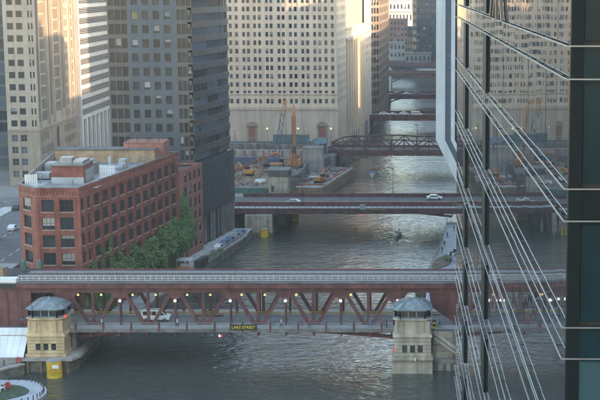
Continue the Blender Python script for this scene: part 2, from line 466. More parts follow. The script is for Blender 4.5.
for k in range(-7, 9):
    x = XC + (k - .5) * PN / 2
    if not (-71 < x < -4.6): continue
    put('railing_post', me3, lb, (x + 35, 248.62 - 257.8, ZD + .1))
    if x < -9: put('railing_panel', mepick, lb, (x + 35 + .08, 248.62 - 257.8, ZD + .12))
for x in (-70.5, -65.4, -60.3, -55.2, -50.1, -45, -40, -29.8, -24.7, -19.6, -14.5, -9.4, -4.3):
    put('railing_panel', mepick, lb, (x + 35, 264 - 257.8, ZD + .12))
# upper deck with the railway
ZU = 15.1
for x0, x1 in ((-74, XC - .04), (XC + .04, 7.2)):
    MB().box(x0, x1, 250.6, 251.0, ZT + .5, ZU + .05).build('edge_girder', 'maroon', lb)
    MB().box(x0, x1, 261.4, 261.7, ZT + .5, ZU + .5).build('edge_girder', 'maroon', lb)
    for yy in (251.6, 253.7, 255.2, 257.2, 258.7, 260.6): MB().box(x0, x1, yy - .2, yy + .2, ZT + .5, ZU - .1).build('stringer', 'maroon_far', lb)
    MB().box(x0, x1, 250.5, 252.3, ZU + .051, ZU + .11).build('walkway', 'roof_tar', lb)
    MB().box(x0, x1, 259.6, 261.35, ZU + .16, ZU + .22).build('walkway', 'grating', lb)
    for yy in (253.7, 255.2, 257.2, 258.7): MB().box(x0, x1, yy - .08, yy + .08, ZU + .16, ZU + .32).build('rail', 'steel_rail', lb)
    for yy in (253.1, 255.9, 256.5, 259.3): MB().box(x0, x1, yy - .16, yy + .16, ZU + .14, ZU + .24).build('guard_timber', 'grating', lb)
    MB().box(x0, x1, 252.5, 252.62, ZU + .52, ZU + .68).build('hand_rail', 'rail_grey', lb)
    MB().box(x0, x1, 252.5, 252.62, ZU + 1.02, ZU + 1.18).build('hand_rail', 'rail_grey', lb)
    MB().box(x0, x1, 252.5, 252.62, ZU + .12, ZU + .26).build('hand_rail', 'rail_grey', lb)
mt_ = MB().box(-.12, .12, 252.9, 259.5, -.09, .13).mesh('cross_tie', 'wood', (0, 257.8, 0))
mp_ = MB().box(-.1, .1, -.05, .05, 0, 1.0).mesh('rail_post', 'rail_grey')
x = -73.6
while x < 6.8:
    put('cross_tie', mt_, lb, (x + 35, 0, ZU)); x += .62
x = -73.4
while x < 6.8:
    put('rail_post', mp_, lb, (x + 35, 252.56 - 257.8, ZU + .12))
    x += 1.08
# under-deck machinery gallery in the middle of the span
for x0, x1 in ((-41.5, -36.5),): MB().box(x0, x1, YN + 1, YN + 1.6, 8.3, 8.6).build('span_lock_beam', 'maroon', lb)
for x in (-30.5, -38.6): MB().box(x - .16, x + .16, YF - .3, YF + .3, ZD, ZT - .5).build('lock_post', 'maroon_far', lb)
# name board
sg = MB().box(-34.6, -29.7, 248.3, 248.42, ZD - .02, ZD + .92).build('name_board', 'black', lb)
def text_mesh(txt, size, m, name='lettering', ext=.02):
    cu = bpy.data.curves.new(name, 'FONT'); cu.body = txt; cu.size = size; cu.align_x = 'CENTER'; cu.align_y = 'CENTER'; cu.extrude = ext
    cu.offset = size * .012
    to = bpy.data.objects.new(name, cu); COL.objects.link(to)
    dg = bpy.context.evaluated_depsgraph_get()
    me = bpy.data.meshes.new_from_object(to.evaluated_get(dg))
    bpy.data.objects.remove(to); me.name = name; me.materials.clear(); me.materials.append(M[m]); return me
t = put('lettering', text_mesh('LAKE STREET', .74, 'yellow_bright'), sg, Vector((-32.15, 248.27, ZD + .46)) - wloc(lb))
t.rotation_euler = (R(90), 0, 0)
# navigation lights under the mid span
for dx, m in ((0, 'lamp_white'), (.35, 'lamp_red')):
    MB().cyl((-36.6 + dx, 248.5, 5.7), (-36.6 + dx, 248.5, 6.05), .17, .12, 8).build('navigation_light', m, lb)
MB().box(-36.9, -36.0, 248.4, 248.6, 6.06, 6.4).build('light_bracket', 'dark_steel', lb)
# street lamps on the bridge: white globes along the near truss, amber lanterns on the far one
def globe(b, c, r, mi=0, n=10, m=6):
    rings = []
    for j in range(1, m): rings.append([(c[0] + r * sin(pi * j / m) * cos(2 * pi * i / n), c[1] + r * sin(pi * j / m) * sin(2 * pi * i / n), c[2] - r * cos(pi * j / m)) for i in range(n)])
    b.loft(rings, mi)
pos = ['beside the left stone tower', 'second from the left stone tower', 'above the white van side', 'over the name board', 'third from the right stone tower', 'second from the right stone tower', 'above the right stone tower roof']
for k in range(7):
    x = XC + PN * (k - 3) + (.0 if k < 6 else .35)
    r_ = thing('street_lamp', 'white globe lamp on the near truss, ' + pos[k], 'lamp', (x, YN - .6, ZD + .12), 'white globe lamps along the near bridge truss')
    MB().cyl((x, YN - .6, ZD + .12), (x, YN - .6, 11.5), .09, .06, 8).build('pole', 'maroon', r_)
    MB().box(x - .05, x + .05, YN - .6, YN - .3, 10.6, 10.7).build('bracket', 'maroon', r_)
    b = MB(); globe(b, (x, YN - .6, 11.72), .27); b.build('globe', 'lamp_white', r_, True)
for k in range(12):
    x = XC + PN * (k // 2 - 2.85) + (4.5 if k % 2 else .2)
    if k in (9, 11): continue
    r_ = thing('lantern', 'small amber lantern hung under the upper deck, number %s from the left tower' % ('one two three four five six seven eight nine ten eleven twelve'.split()[k]), 'lamp', (x, YN + 2.6, ZT - 1.7), 'amber lanterns under the upper bridge deck')
    MB().cyl((x, YN + 2.6, ZT - 1.42), (x, YN + 2.6, ZT + .6), .04, .04, 6).build('hanger_rod', 'dark_steel', r_)
    MB().cyl((x, YN + 2.6, ZT - 1.75), (x, YN + 2.6, ZT - 1.42), .24, .12, 8).build('lantern_head', 'lamp_amber', r_)

# ================================================================== TENDER HOUSES
def rect(cx, cy, hx, hy, z, ch=0.):
    if ch <= 0: return [(cx - hx, cy - hy, z), (cx + hx, cy - hy, z), (cx + hx, cy + hy, z), (cx - hx, cy + hy, z)]
    return [(cx - hx + ch, cy - hy, z), (cx + hx - ch, cy - hy, z), (cx + hx, cy - hy + ch, z), (cx + hx, cy + hy - ch, z),
            (cx + hx - ch, cy + hy, z), (cx - hx + ch, cy + hy, z), (cx - hx, cy + hy - ch, z), (cx - hx, cy - hy + ch, z)]
def tender(cx, y0, stone, label, zb, hx=3.35):
    cy = y0 + 3.2; hy = 3.2
    r_ = thing('bridge_tender_house', label, 'bridge house', (cx, cy, zb), 'stone bridge tender houses')
    zs = 6.5
    # lower storey: rusticated courses, each a block ring set a little proud of the joint
    hw = [(-1.85, -.95), (-.45, .45), (.95, 1.85)]
    zc = zb; n = 6; ch = (zs - zb) / n
    core(r_, [(cx - hx, y0), (cx + hx, y0), (cx + hx, y0 + 2 * hy), (cx - hx, y0 + 2 * hy)], zb, zs, stone, stone, .75)
    wz0, wz1 = zb + ch * 2, zb + ch * 4
    for i in range(n):
        a, c = zb + i * ch + .03, zb + (i + 1) * ch - .03
        tp = .30 if i == 0 else .0
        b = MB(); e = hx + tp
        if i in (2, 3):
            us = [-e] + [v for h in hw for v in h] + [e]
            for q in range(0, len(us), 2): b.box(cx + us[q], cx + us[q + 1], y0 - tp, y0 + .45, a, c)
            b.box(cx - e, cx - e + .45, y0 + .45, y0 + 2 * hy, a, c)
            b.box(cx + e - .45, cx + e, y0 + .45, y0 + 2.5, a, c); b.box(cx + e - .45, cx + e, y0 + 3.6, y0 + 2 * hy, a, c)
            b.box(cx - e + .45, cx + e - .45, y0 + 2 * hy - .45, y0 + 2 * hy, a, c)
        else:
            b.loft([rect(cx, cy, e, hy + tp, a), rect(cx, cy, e, hy + tp, c)])
        b.build('stone_course', stone, r_)
    for h in hw:
        wn = put('window', window_mesh(.9, wz1 - wz0, 'glass_dark', 'frame_dark', 1, 2), r_, (h[0], .32 - hy, wz0 - zb))
    put('window', window_mesh(1.1, wz1 - wz0, 'glass_dark', 'frame_dark', 1, 2), r_, (hx - .3, 2.5 - hy, wz0 - zb), pi / 2)
    # moulded belt, upper storey stepped back, cornice
    b = MB(); b.loft([rect(cx, cy, hx + .12, hy + .12, zs), rect(cx, cy, hx + .22, hy + .22, zs + .18), rect(cx, cy, hx + .05, hy + .05, zs + .55), rect(cx, cy, hx - .12, hy - .12, zs + .75)])
    b.build('belt_course', stone, r_)
    b = MB(); b.loft([rect(cx, cy, hx - .15, hy - .15, zs + .75), rect(cx, cy, hx - .25, hy - .25, 9.55)]); b.build('upper_wall', stone, r_)
    for s in (-1, 1):
        for x in (-hx + .45, -hx + 1.5, hx - 1.5, hx - .45):
            if s < 0: MB().box(cx + x - .22, cx + x + .22, y0 + .03, y0 + .3, zs + .76, 9.4).build('pilaster', stone, r_)
    b = MB(); b.loft([rect(cx, cy, hx - .2, hy - .2, 9.55, .9), rect(cx, cy, hx + .18, hy + .18, 9.75, .9), rect(cx, cy, hx + .18, hy + .18, 9.98, .9)]); b.build('cornice', stone, r_)
    # glazed octagon
    g = hx - .22; gy = hy - .22; c8 = .95
    MB().loft([rect(cx, cy, g - .1, gy - .1, 10.0, c8), rect(cx, cy, g - .1, gy - .1, 11.4, c8)]).build('glazing_core', 'glass_dark', r_)
    o1 = rect(cx, cy, g, gy, 0, c8)
    for i in range(8):
        p, q = o1[i], o1[(i + 1) % 8]; L = hypot(q[0] - p[0], q[1] - p[1]); m = 3 if L > 2 else 1
        for j in range(m + (1 if True else 0)):
            f = j / m; X, Y = p[0] + (q[0] - p[0]) * f, p[1] + (q[1] - p[1]) * f
            MB().box(X - .1, X + .1, Y - .1, Y + .1, 10.0, 11.45).build('mullion', 'roof_metal', r_)
    b = MB(); b.loft([rect(cx, cy, g + .05, gy + .05, 9.99, c8), rect(cx, cy, g + .05, gy + .05, 10.25, c8)]); b.build('window_sill_band', 'roof_metal', r_)
    # eaves and domed hip roof with ribs
    prof = [(.42, 11.42), (.45, 11.62), (.05, 11.85), (-.7, 12.4), (-1.5, 12.8), (-2.3, 13.02), (-2.9, 13.08)]
    rf = MB().loft([rect(cx, cy, max(.2, g + e), max(.2, gy + e), z, max(.08, c8 * (g + e) / g)) for e, z in prof]).build('roof', 'roof_metal', r_)
    for k in range(8):
        pts = [rect(cx, cy, max(.2, g + e), max(.2, gy + e), z + .04, max(.08, c8 * (g + e) / g))[k] for e, z in prof[1:]]
        b = MB()
        for i in range(len(pts) - 1): b.beam(pts[i], pts[i + 1], .1, .1)
        b.build('roof_rib', 'roof_metal', rf)
    MB().cyl((cx, cy, 13.05), (cx, cy, 13.3), .28, .12, 8).build('finial', 'roof_metal', rf)
    return r_
tl = tender(-67.4, 245.0, 'limestone_warm', 'warm yellow stone bridge house with grey domed roof beside the white canopy', 2.85)
tr = tender(-1.35, 244.4, 'limestone', 'pale grey stone bridge house with domed roof standing in the water at right', 2.4)
# left house details
MB().cyl((-69.6, 244.9, 11.8), (-69.6, 244.9, 12.7), .12, .1, 8).build('roof_vent', 'roof_metal', tl)
MB().box(-63.9, -63.5, 244.8, 245.0, 10.2, 10.6).build('signal_lamp', 'lamp_red', tl)
MB().box(-71.8, -71.0, 244.6, 244.9, 9.7, 9.95).build('signal_box', 'blue_paint', tl)
for x in (-67.5, -65.3): MB().cyl((x, 247.5, 12.8), (x, 247.5, 14.0), .035, .02, 6).build('antenna', 'dark_steel', tr) if False else None
for x in (-2.6, .4): MB().cyl((x, 247, 12.7), (x, 247, 14.0), .04, .02, 6).build('antenna', 'frame_pale', tr)
MB().box(-4.85, -4.6, 244.2, 244.38, 4.1, 4.4).build('signal_lamp', 'lamp_red', tr)
# piers
pl = thing('bridge_pier', 'dark timber and concrete pier ledge below the yellow stone bridge house', 'pier', (-67, 247, 0))
MB().prism([(-71.8, 244.0), (-62.6, 244.0), (-61.4, 247), (-61.4, 267.2), (-71.8, 267.2)], 2.3, 2.84).build('ledge', 'concrete', pl)
MB().prism([(-71.2, 244.8), (-63.3, 244.8), (-62.4, 247.5), (-62.4, 267.2), (-71.2, 267.2)], -2, 2.29).build('pier_wall', 'algae_stone', pl)
for x in (-70.6, -68.2, -65.8, -63.4): MB().box(x - .18, x + .18, 244.25, 244.75, -1, 2.29).build('pile', 'wood', pl)
for i, y in enumerate((248, 251, 254, 257, 260, 263)): MB().box(-61.75, -61.36, y, y + 2.4, 2.85, 3.15).build('timber', 'wood', pl)
MB().box(-63.9, -63.2, 250, 266.8, 2.85, 6.6).build('abutment_wall', 'concrete_dark', pl)
prr = thing('bridge_pier', 'stepped concrete pier with rust stained ledge under the grey stone bridge house', 'pier', (-1.3, 247, 0))
MB().prism([(-5.0, 243.9), (2.25, 243.9), (2.25, 267.5), (-5.0, 267.5)], -2, 2.05).build('pier_wall', 'limestone', prr)
MB().prism([(-4.95, 243.82), (2.2, 243.82), (2.2, 267.4), (-4.95, 267.4)], 2.06, 2.2).build('rust_band', 'brick_tan', prr)
MB().prism([(-4.85, 244.0), (2.1, 244.0), (2.1, 267.3), (-4.85, 267.3)], 2.21, 2.39).build('ledge', 'concrete_dark', prr)
MB().box(-1.0, -.75, 243.85, 244.1, 2.4, 2.9).build('marker_light', 'white_paint', prr)
# stair ramp wall on the right
rw = thing('stair_wall', 'pale stone retaining wall with sloping stair parapet right of the grey bridge house', 'wall', (5, 248, 0))
MB().box(2.26, 12, 247.6, 249.5, 2.0, 6.88).build('wall', 'limestone', rw)
MB().beam((2.5, 247.2, 6.9), (8.5, 246.4, 2.6), .9, .55).build('sloping_parapet', 'limestone', rw)
MB().beam((2.6, 246.5, 6.0), (8.0, 245.9, 2.2), .4, .4).build('sloping_parapet', 'concrete', rw)
MB().box(2.27, 12, 246.0, 247.58, -2, 2.0).build('ledge', 'concrete', rw)
MB().box(2.27, 12, 245.7, 245.98, 1.5, 2.15).build('waling', 'concrete_dark', rw)
for x in (2.9, 4.3, 5.7, 7.1, 8.5): MB().box(x - .22, x + .22, 245.6, 245.95, -1, 1.5).build('pile', 'algae_stone', rw)
for z in (3.2, 4.4, 5.6): MB().box(2.3, 12, 247.52, 247.598, z, z + .06).build('coping_line', 'concrete_dark', rw)
struct(MB().box(2.3, 12, 249.5, 251.6, 6.88, 7.1).build('pavement', 'white_membrane'))
bx_ = thing('warning_sign', 'yellow and black striped marker post beside the grey bridge house', 'marker', (2.6, 248.3, 7.0))
MB().cyl((2.6, 248.3, 6.9), (2.6, 248.3, 8.9), .05, .05, 6).build('post', 'dark_steel', bx_)
for i in range(4): MB().box(2.3, 2.9, 248.15, 248.22, 7.3 + i * .4, 7.68 + i * .4).build('stripe', ('yellow_bright', 'black')[i % 2], bx_)

# ================================================================== LEFT FOREGROUND
cv = thing('canopy', 'large white sloping roof left of the yellow bridge house', 'roof', (-77, 246, 3))
b = MB()
for i in range(9):
    x0 = -82 + i * 1.2
    MB().hexa([(x0, 244.0, 2.95), (x0 + 1.17, 244.0, 2.95), (x0 + 1.17, 248.6, 7.2), (x0, 248.6, 7.2), (x0, 244.0, 3.1), (x0 + 1.17, 244.0, 3.1), (x0 + 1.17, 248.6, 7.35), (x0, 248.6, 7.35)]).build('roof_panel', 'white_membrane', cv)
    b.beam((x0 + 1.185, 243.98, 3.12), (x0 + 1.185, 248.6, 7.38), .05, .07)
MB().beam((-80, 244.9, 4.02), (-76.2, 247.3, 6.24), .1, .09).build('ridge_seam', 'sill', cv)
MB().beam((-76.2, 247.3, 6.24), (-71.3, 247.3, 6.24), .1, .09).build('ridge_seam', 'sill', cv)
b.build('seam', 'white_membrane', cv)
MB().box(-82, -71.3, 244.1, 244.3, 2.2, 2.94).build('fascia', 'concrete', cv)
struct(MB().prism([(-98, 200), (-80, 215), (-76, 246.3), (-76.2, 244), (-71.9, 243.8), (-71.9, 249), (-98, 249)], -3, 2.18, 0, 1).build('riverwalk_path', ['concrete', 'sidewalk']))
wl = thing('quay_wall', 'low weathered stone quay wall sloping to the water below the white roof', 'wall', (-74, 240, 0))
MB().hexa([(-79, 234.8, -1), (-78.4, 234.4, -1), (-71.0, 243.6, -1), (-71.9, 243.9, -1), (-79, 234.8, 1.75), (-78.4, 234.4, 1.75), (-71.0, 243.6, 1.75), (-71.9, 243.9, 1.75)]).build('wall', 'algae_stone', wl)
MB().hexa([(-79.2, 234.9, 1.76), (-78.2, 234.2, 1.76), (-70.8, 243.5, 1.76), (-71.9, 244.1, 1.76), (-79.2, 234.9, 2.0), (-78.2, 234.2, 2.0), (-70.8, 243.5, 2.0), (-71.9, 244.1, 2.0)]).build('coping', 'concrete', wl)
for i in range(4):
    x, y = -77.6 + i * 1.75, 238.6 + i * 1.6
    o = MB().cyl((x, y, 2.18), (x, y, 3.0), .12, .1, 8).cyl((x, y, 3.0), (x, y, 3.1), .15, .12, 8).build('bollard', 'dark_steel')
    tag(o, 'dark bollard on the quay below the white roof', 'bollard', 'bollards below the white roof')
lr = tag(put('life_ring', None), '', '') if False else thing('life_ring', 'orange life ring on the quay wall by the white roof', 'life ring', (-71.9, 243.2, 2.2))
bm = bmesh.new(); ns, nr = 14, 7
vs = [[bm.verts.new(((.42 + .13 * cos(2 * pi * j / nr)) * cos(2 * pi * i / ns), .13 * sin(2 * pi * j / nr), .6 + (.42 + .13 * cos(2 * pi * j / nr)) * sin(2 * pi * i / ns))) for j in range(nr)] for i in range(ns)]
for i in range(ns):
    for j in range(nr): bm.faces.new((vs[i][j], vs[(i + 1) % ns][j], vs[(i + 1) % ns][(j + 1) % nr], vs[i][(j + 1) % nr]))
me = bpy.data.meshes.new('ring'); bmesh.ops.recalc_face_normals(bm, faces=bm.faces); bm.to_mesh(me); bm.free(); me.materials.append(M['red_paint'])
put('ring', me, lr); MB().cyl((-71.9, 243.25, 2.18), (-71.9, 243.25, 3.3), .04, .04, 6).build('stand', 'dark_steel', lr)
# curved riverwalk terrace with lawn
def smooth_poly(P, n=6):
    out = []
    for i in range(len(P)):
        p0, p1, p2, p3 = P[i - 1], P[i], P[(i + 1) % len(P)], P[(i + 2) % len(P)]
        for k in range(n):
            t = k / n
            out.append(tuple(.5 * (2 * p1[a] + (p2[a] - p0[a]) * t + (2 * p0[a] - 5 * p1[a] + 4 * p2[a] - p3[a]) * t * t + (3 * p1[a] - p0[a] - 3 * p2[a] + p3[a]) * t ** 3) for a in (0, 1)))
    return out
TER = [(-88, 234.2), (-80, 235.3), (-73, 235.6), (-68, 235.4), (-65.3, 233.4), (-63.5, 230.2), (-62.9, 226.8), (-63.6, 223.8), (-66.0, 221.0), (-70, 218), (-78, 212), (-90, 205)]
struct(MB().prism(smooth_poly(TER), -2, 1.3, 0, 1).build('riverwalk_path', ['concrete', 'paving']))
LAW = [(-90, 230.2), (-80, 231.6), (-72, 232.4), (-68.6, 231.8), (-66.6, 229.8), (-66.0, 228.2), (-66.5, 226.2), (-69, 223.5), (-74, 219.5), (-90, 211)]
struct(MB().prism(smooth_poly(LAW), 1.31, 1.42).build('lawn', 'lawn'))
tp = smooth_poly(TER, 3)
k = 0
for x, y in tp[4:26]:
    if not (-76 < x and y > 219): continue
    cx, cy = -76, 226; L = hypot(x - cx, y - cy); x2, y2 = x - (x - cx) / L * .45, y - (y - cy) / L * .45
    o = MB().cyl((x2, y2, 1.3), (x2, y2, 1.95), .11, .09, 8).cyl((x2, y2, 1.95), (x2, y2, 2.05), .14, .1, 8).build('bollard', 'dark_steel')
    tag(o, 'small dark bollard along the rim of the curved terrace', 'bollard', 'bollards along the curved terrace rim')
def adirondack(loc, rz, m, label):
    r_ = thing('lawn_chair', label, 'chair', (0, 0, 0), 'reclining lawn chairs on the grass')
    for i in range(5): MB().box(-.3 + i * .125, -.19 + i * .125, -.35, .32, .34, .37).build('seat_slat', m, r_)
    for i in range(5):
        x = -.3 + i * .125; h = .78 + .12 * (1 - abs(i - 2) / 2)
        MB().hexa([(x, .30, .3), (x + .11, .30, .3), (x + .11, .33, .3), (x, .33, .3), (x, .60, .3 + h), (x + .11, .60, .3 + h), (x + .11, .63, .3 + h), (x, .63, .3 + h)]).build('back_slat', m, r_)
    for s in (-.42, .32):
        MB().box(s, s + .1, -.42, .5, .56, .59).build('armrest', m, r_)
        MB().box(s + .02, s + .08, -.38, -.3, 0, .56).build('leg', m, r_)
        MB().box(s + .02, s + .08, .38, .46, 0, .56).build('leg', m, r_)
    r_.location = loc; r_.rotation_euler = (0, 0, rz); r_.scale = (1.35, 1.35, 1.25)
adirondack((-70.9, 228.9, 1.42), R(150), 'white_paint', 'white slatted lawn chair on the green grass')
adirondack((-70.0, 229.8, 1.42), R(200), 'red_paint', 'red slatted lawn chair on the green grass beside the white one')
def fender(x, y, r, h, label):
    r_ = thing('mooring_dolphin', label, 'fender', (x, y, 0))
    MB().cyl((x, y, -1), (x, y, .55), r + .02, r + .02, 24).build('skirt', 'yellow_bright', r_, False)
    MB().cyl((x, y, .56), (x, y, h), r, r, 24).build('drum', 'yellow', r_)
    MB().cyl((x, y, h + .004), (x, y, h + .14), r + .04, r - .05, 24).build('cap', 'concrete', r_)
    return r_
f1 = fender(-65.2, 242.0, 1.35, 3.0, 'yellow drum fender in the water below the yellow stone bridge house')
MB().box(-65.2, -64.1, 240.55, 240.75, 1.9, 2.5).build('notice', 'white_paint', f1)
f2 = fender(-43.0, 380.4, 1.25, 2.2, 'yellow drum fender at the foot of the second bridge pier')
f3 = fender(-36.9, 406.8, 1.1, 2.0, 'small yellow drum fender half hidden behind the second bridge')

# ================================================================== RED BRICK WAREHOUSE
bk = thing('brick_building', 'large red brick loft building with chamfered corner and flat roof behind the railway bridge', 'building', (-70, 300, 6.9))
P = [(-79.6, 274.6), (-75.0, 269.5), (-66.5, 269.5), (-57.0, 327.3), (-84, 322)]
rows = [(26.5 - 3.52 * k - 1.2, 26.5 - 3.52 * k + 1.2) for k in range(6)]
d, L = unit(P[0], P[1]); fr = dict(wall='brick', glass='glass_dark', frame='frame_dark', nx=3, nz=2, sill='sill', blinds=.18, depth=.32)
facade(bk, P[0], d, L, 2.5, 29.3, [(1.7, 4.9, *r) for r in rows], **fr)
d, L = unit(P[1], P[2]); facade(bk, P[1], d, L, 2.5, 29.3, [(u, v, *r) for r in rows for u, v in ((1.15, 3.6), (4.75, 7.35))], lit=.0, **fr)
d, L = unit(P[2], P[3])
fr['nx'] = 2
cols = [(1.0, 2.5), (4.0, 5.5)] + [(7.4 + 4.6 * i, 7.4 + 4.6 * i + 3.0) for i in range(11)]
facade(bk, P[2], d, L, 2.5, 29.3, [(u, v, *r) for r in rows for u, v in cols], **fr)
blank(bk, P[3], P[4], 2.5, 29.3, 'brick_tan'); blank(bk, P[4], P[0], 2.5, 29.3, 'brick')
core(bk, P, 2.5, 29.0, 'frame_dark', 'roof_gravel', .45)
def ring(poly, off, z0, z1, th, mts, nm, root):        # parapet / cornice band following a footprint
    cx = sum(p[0] for p in poly) / len(poly); cy = sum(p[1] for p in poly) / len(poly)
    def of(p, k): L = hypot(p[0] - cx, p[1] - cy); return (p[0] + (p[0] - cx) / L * k, p[1] + (p[1] - cy) / L * k)
    for i in range(len(poly)):
        a, c = poly[i], poly[(i + 1) % len(poly)]
        A, C, D, B = of(a, off), of(c, off), of(c, off - th), of(a, off - th)
        MB().hexa([(*A, z0), (*C, z0), (*D, z0), (*B, z0), (*A, z1), (*C, z1), (*D, z1), (*B, z1)]).build(nm, mts, root)
ring(P, .15, 29.31, 30.0, .7, 'brick', 'parapet', bk)
ring(P, .32, 30.003, 30.16, 1.0, 'concrete_dark', 'coping', bk)
ring(P, .16, 28.2, 28.55, .3, 'brick_trim', 'cornice', bk)
# corbel table under the cornice
for a, c in ((P[0], P[1]), (P[1], P[2]), (P[2], P[3])):
    d, L = unit(a, c); n = int(L / .62); me = MB().box(0, .3, -.2, .0, -.55, 0).mesh('corbel', 'brick_trim')
    for i in range(n):
        u = .2 + i * (L - .4) / n
        put('corbel', me, bk, Vector((a[0] + d[0] * u, a[1] + d[1] * u, 29.15)) - wloc(bk), atan2(d[1], d[0]))
# pilasters between bays
for a, c, us in ((P[1], P[2], (.15, 4.15, 8.2)), (P[2], P[3], [.1, 6.3] + [6.45 + 4.6 * i for i in range(1, 12)])):
    d, L = unit(a, c)
    for u in us:
        b = MB(); x, y = a[0] + d[0] * u, a[1] + d[1] * u; n = (d[1], -d[0]); w_ = .5
        b.hexa([(x + n[0] * .16, y + n[1] * .16, 2.6), (x + d[0] * w_ + n[0] * .16, y + d[1] * w_ + n[1] * .16, 2.6), (x + d[0] * w_, y + d[1] * w_, 2.6), (x, y, 2.6),
                (x + n[0] * .16, y + n[1] * .16, 28.15), (x + d[0] * w_ + n[0] * .16, y + d[1] * w_ + n[1] * .16, 28.15), (x + d[0] * w_, y + d[1] * w_, 28.15), (x, y, 28.15)])
        b.build('pilaster', 'brick', bk)
# rooftop
pent = MB().box(-75.0, -68.6, 282.5, 291, 29.0, 32.6).build('penthouse', 'brick', bk)
MB().box(-75.1, -68.5, 282.3, 282.48, 29.01, 30.3).build('penthouse_base', 'roof_pale', pent)
MB().box(-75.3, -68.3, 282.2, 291.3, 32.61, 32.85).build('penthouse_coping', 'concrete_dark', pent)
MB().box(-68.58, -68.2, 284.0, 290.5, 29.2, 31.6).build('duct', 'duct_metal', pent)
MB().box(-74, -71.5, 285, 288, 32.86, 34.0).build('air_handler', 'duct_metal', bk)
MB().box(-71, -69, 284, 290, 32.86, 33.4).build('duct', 'duct_metal', bk)
for (x0, y0_, n) in ((-79.0, 277.0, 7), (-67.2, 291.0, 9)):
    for i in range(n): MB().box(x0 + i * .34, x0 + i * .34 + .26, y0_ + i * .12, y0_ + i * .12 + .07, 29.01, 31.6).build('screen_slat', 'white_paint', bk)
MB().hexa([(-79.6, 279, 29.01), (-79.2, 279, 29.01), (-82.2, 312, 29.01), (-82.6, 312, 29.01), (-79.6, 279, 30.9), (-79.2, 279, 30.9), (-82.2, 312, 31.6), (-82.6, 312, 31.6)]).build('rear_parapet', 'concrete_dark', bk)
MB().box(-83, -60.4, 316, 321.4, 29.01, 31.8).build('rear_block', 'brick_tan', bk)
MB().box(-83.2, -60.2, 315.8, 321.5, 31.81, 32.0).build('rear_coping', 'roof_tar', bk)
MB().box(-68.0, -58.8, 319.0, 326.5, 29.02, 33.0).build('stair_head', 'brick_pink', bk)
MB().box(-68.1, -58.7, 318.9, 326.6, 33.01, 33.2).build('stair_head_coping', 'brick_trim', bk)
for x in (-67.5, -65, -62.5, -60): MB().box(x - .08, x + .08, 320, 320.2, 33.2, 34.6).build('frame_post', 'dark_steel', bk)
MB().box(-67.6, -59.9, 320, 320.15, 34.6, 34.8).build('frame_beam', 'dark_steel', bk)
MB().box(-67.6, -59.9, 325, 325.15, 34.6, 34.8).build('frame_beam', 'dark_steel', bk)
for x, y, r in ((-76, 305, .7), (-74, 306, .8), (-72.2, 305.5, .7), (-69, 309, .35)):
    MB().cyl((x, y, 29.0), (x, y, 31.2), r, r, 14).build('vent_drum', 'roof_pale', bk)
MB().box(-80, -76.5, 296, 300, 29.3, 31.4).build('air_handler', 'duct_metal', bk)
MB().box(-81, -77, 288, 291, 29.2, 30.4).build('air_handler', 'roof_pale', bk)
MB().box(-72, -69.5, 297, 300.5, 29.2, 31.2).build('air_handler', 'concrete_dark', bk)
MB().box(-66.5, -65, 306, 309, 29.2, 30.9).build('air_handler', 'roof_pale', bk)
for y in (294, 302, 311): MB().beam((-78, y, 29.25), (-64, y + 2, 29.25), .22, .3).build('pipe_run', 'duct_metal', bk)
for x0, x1, y0_, y1 in ((-80.5, -76, 279, 287), (-74, -66, 301, 314), (-82, -76, 302, 314), (-67.5, -64.5, 276, 300)):
    MB().box(x0, x1, y0_, y1, 29.002, 29.02 + .002 * x1 % .01).build('roof_membrane', 'roof_pale', bk)
MB().cyl((-66.2, 316, 32.0), (-66.2, 316, 34.8), .05, .04, 6).build('mast', 'dark_steel', bk)
for x, y in ((-77.5, 283), (-70, 279), (-64.5, 302), (-63.4, 312)): MB().cyl((x, y, 29), (x, y, 30.4), .18, .18, 8).cyl((x, y, 30.4), (x, y, 30.6), .3, .2, 8).build('vent_pipe', 'duct_metal', bk)

# small pink brick building
sb = thing('brick_building', 'narrow pink brick building between the red loft building and the dark tower', 'building', (-60, 342, 2.4))
Q = [(-72, 333.5), (-59.2, 334.5), (-57.6, 337), (-55.0, 350.2), (-72, 350.2)]
rws = [(22.2 - 3.4 * k - 1.1, 22.2 - 3.4 * k + 1.1) for k in range(6)]
fr2 = dict(wall='brick_pink', glass='glass_dark', frame='frame_dark', nx=1, nz=2, sill='sill', blinds=.15, depth=.25)
d, L = unit(Q[0], Q[1]); facade(sb, Q[0], d, L, 2.4, 24, [(9.5, 10.7, *r) for r in rws], **fr2)
d, L = unit(Q[1], Q[2]); facade(sb, Q[1], d, L, 2.4, 24, [], **fr2)
d, L = unit(Q[2], Q[3]); facade(sb, Q[2], d, L, 2.4, 24, [(.9 + i * 3.2, .9 + i * 3.2 + 1.7, *r) for r in rws for i in range(4)], **fr2)
core(sb, Q, 2.4, 23.6, 'frame_dark', 'roof_tar', .4)
ring(Q, .05, 24.003, 24.5, .5, 'brick_pink', 'parapet', sb)
MB().box(-66, -62, 338, 343, 23.6, 25.2).build('air_handler', 'duct_metal', sb)

# ================================================================== DARK BLUE TOWER WITH CURVED RIVER FRONT
dt = thing('office_tower', 'steel blue and bronze office tower with ribbon windows curving along the river front', 'building', (-66, 370, 6.9))
TZ = 96
N0, N1 = (-77.9, 351), (-56.9, 351)
fl = [24.5 + 3.52 * k for k in range(20)]
fp = dict(depth=.25, blinds=.12, nz=1)
sc_ = 21.0 / 83
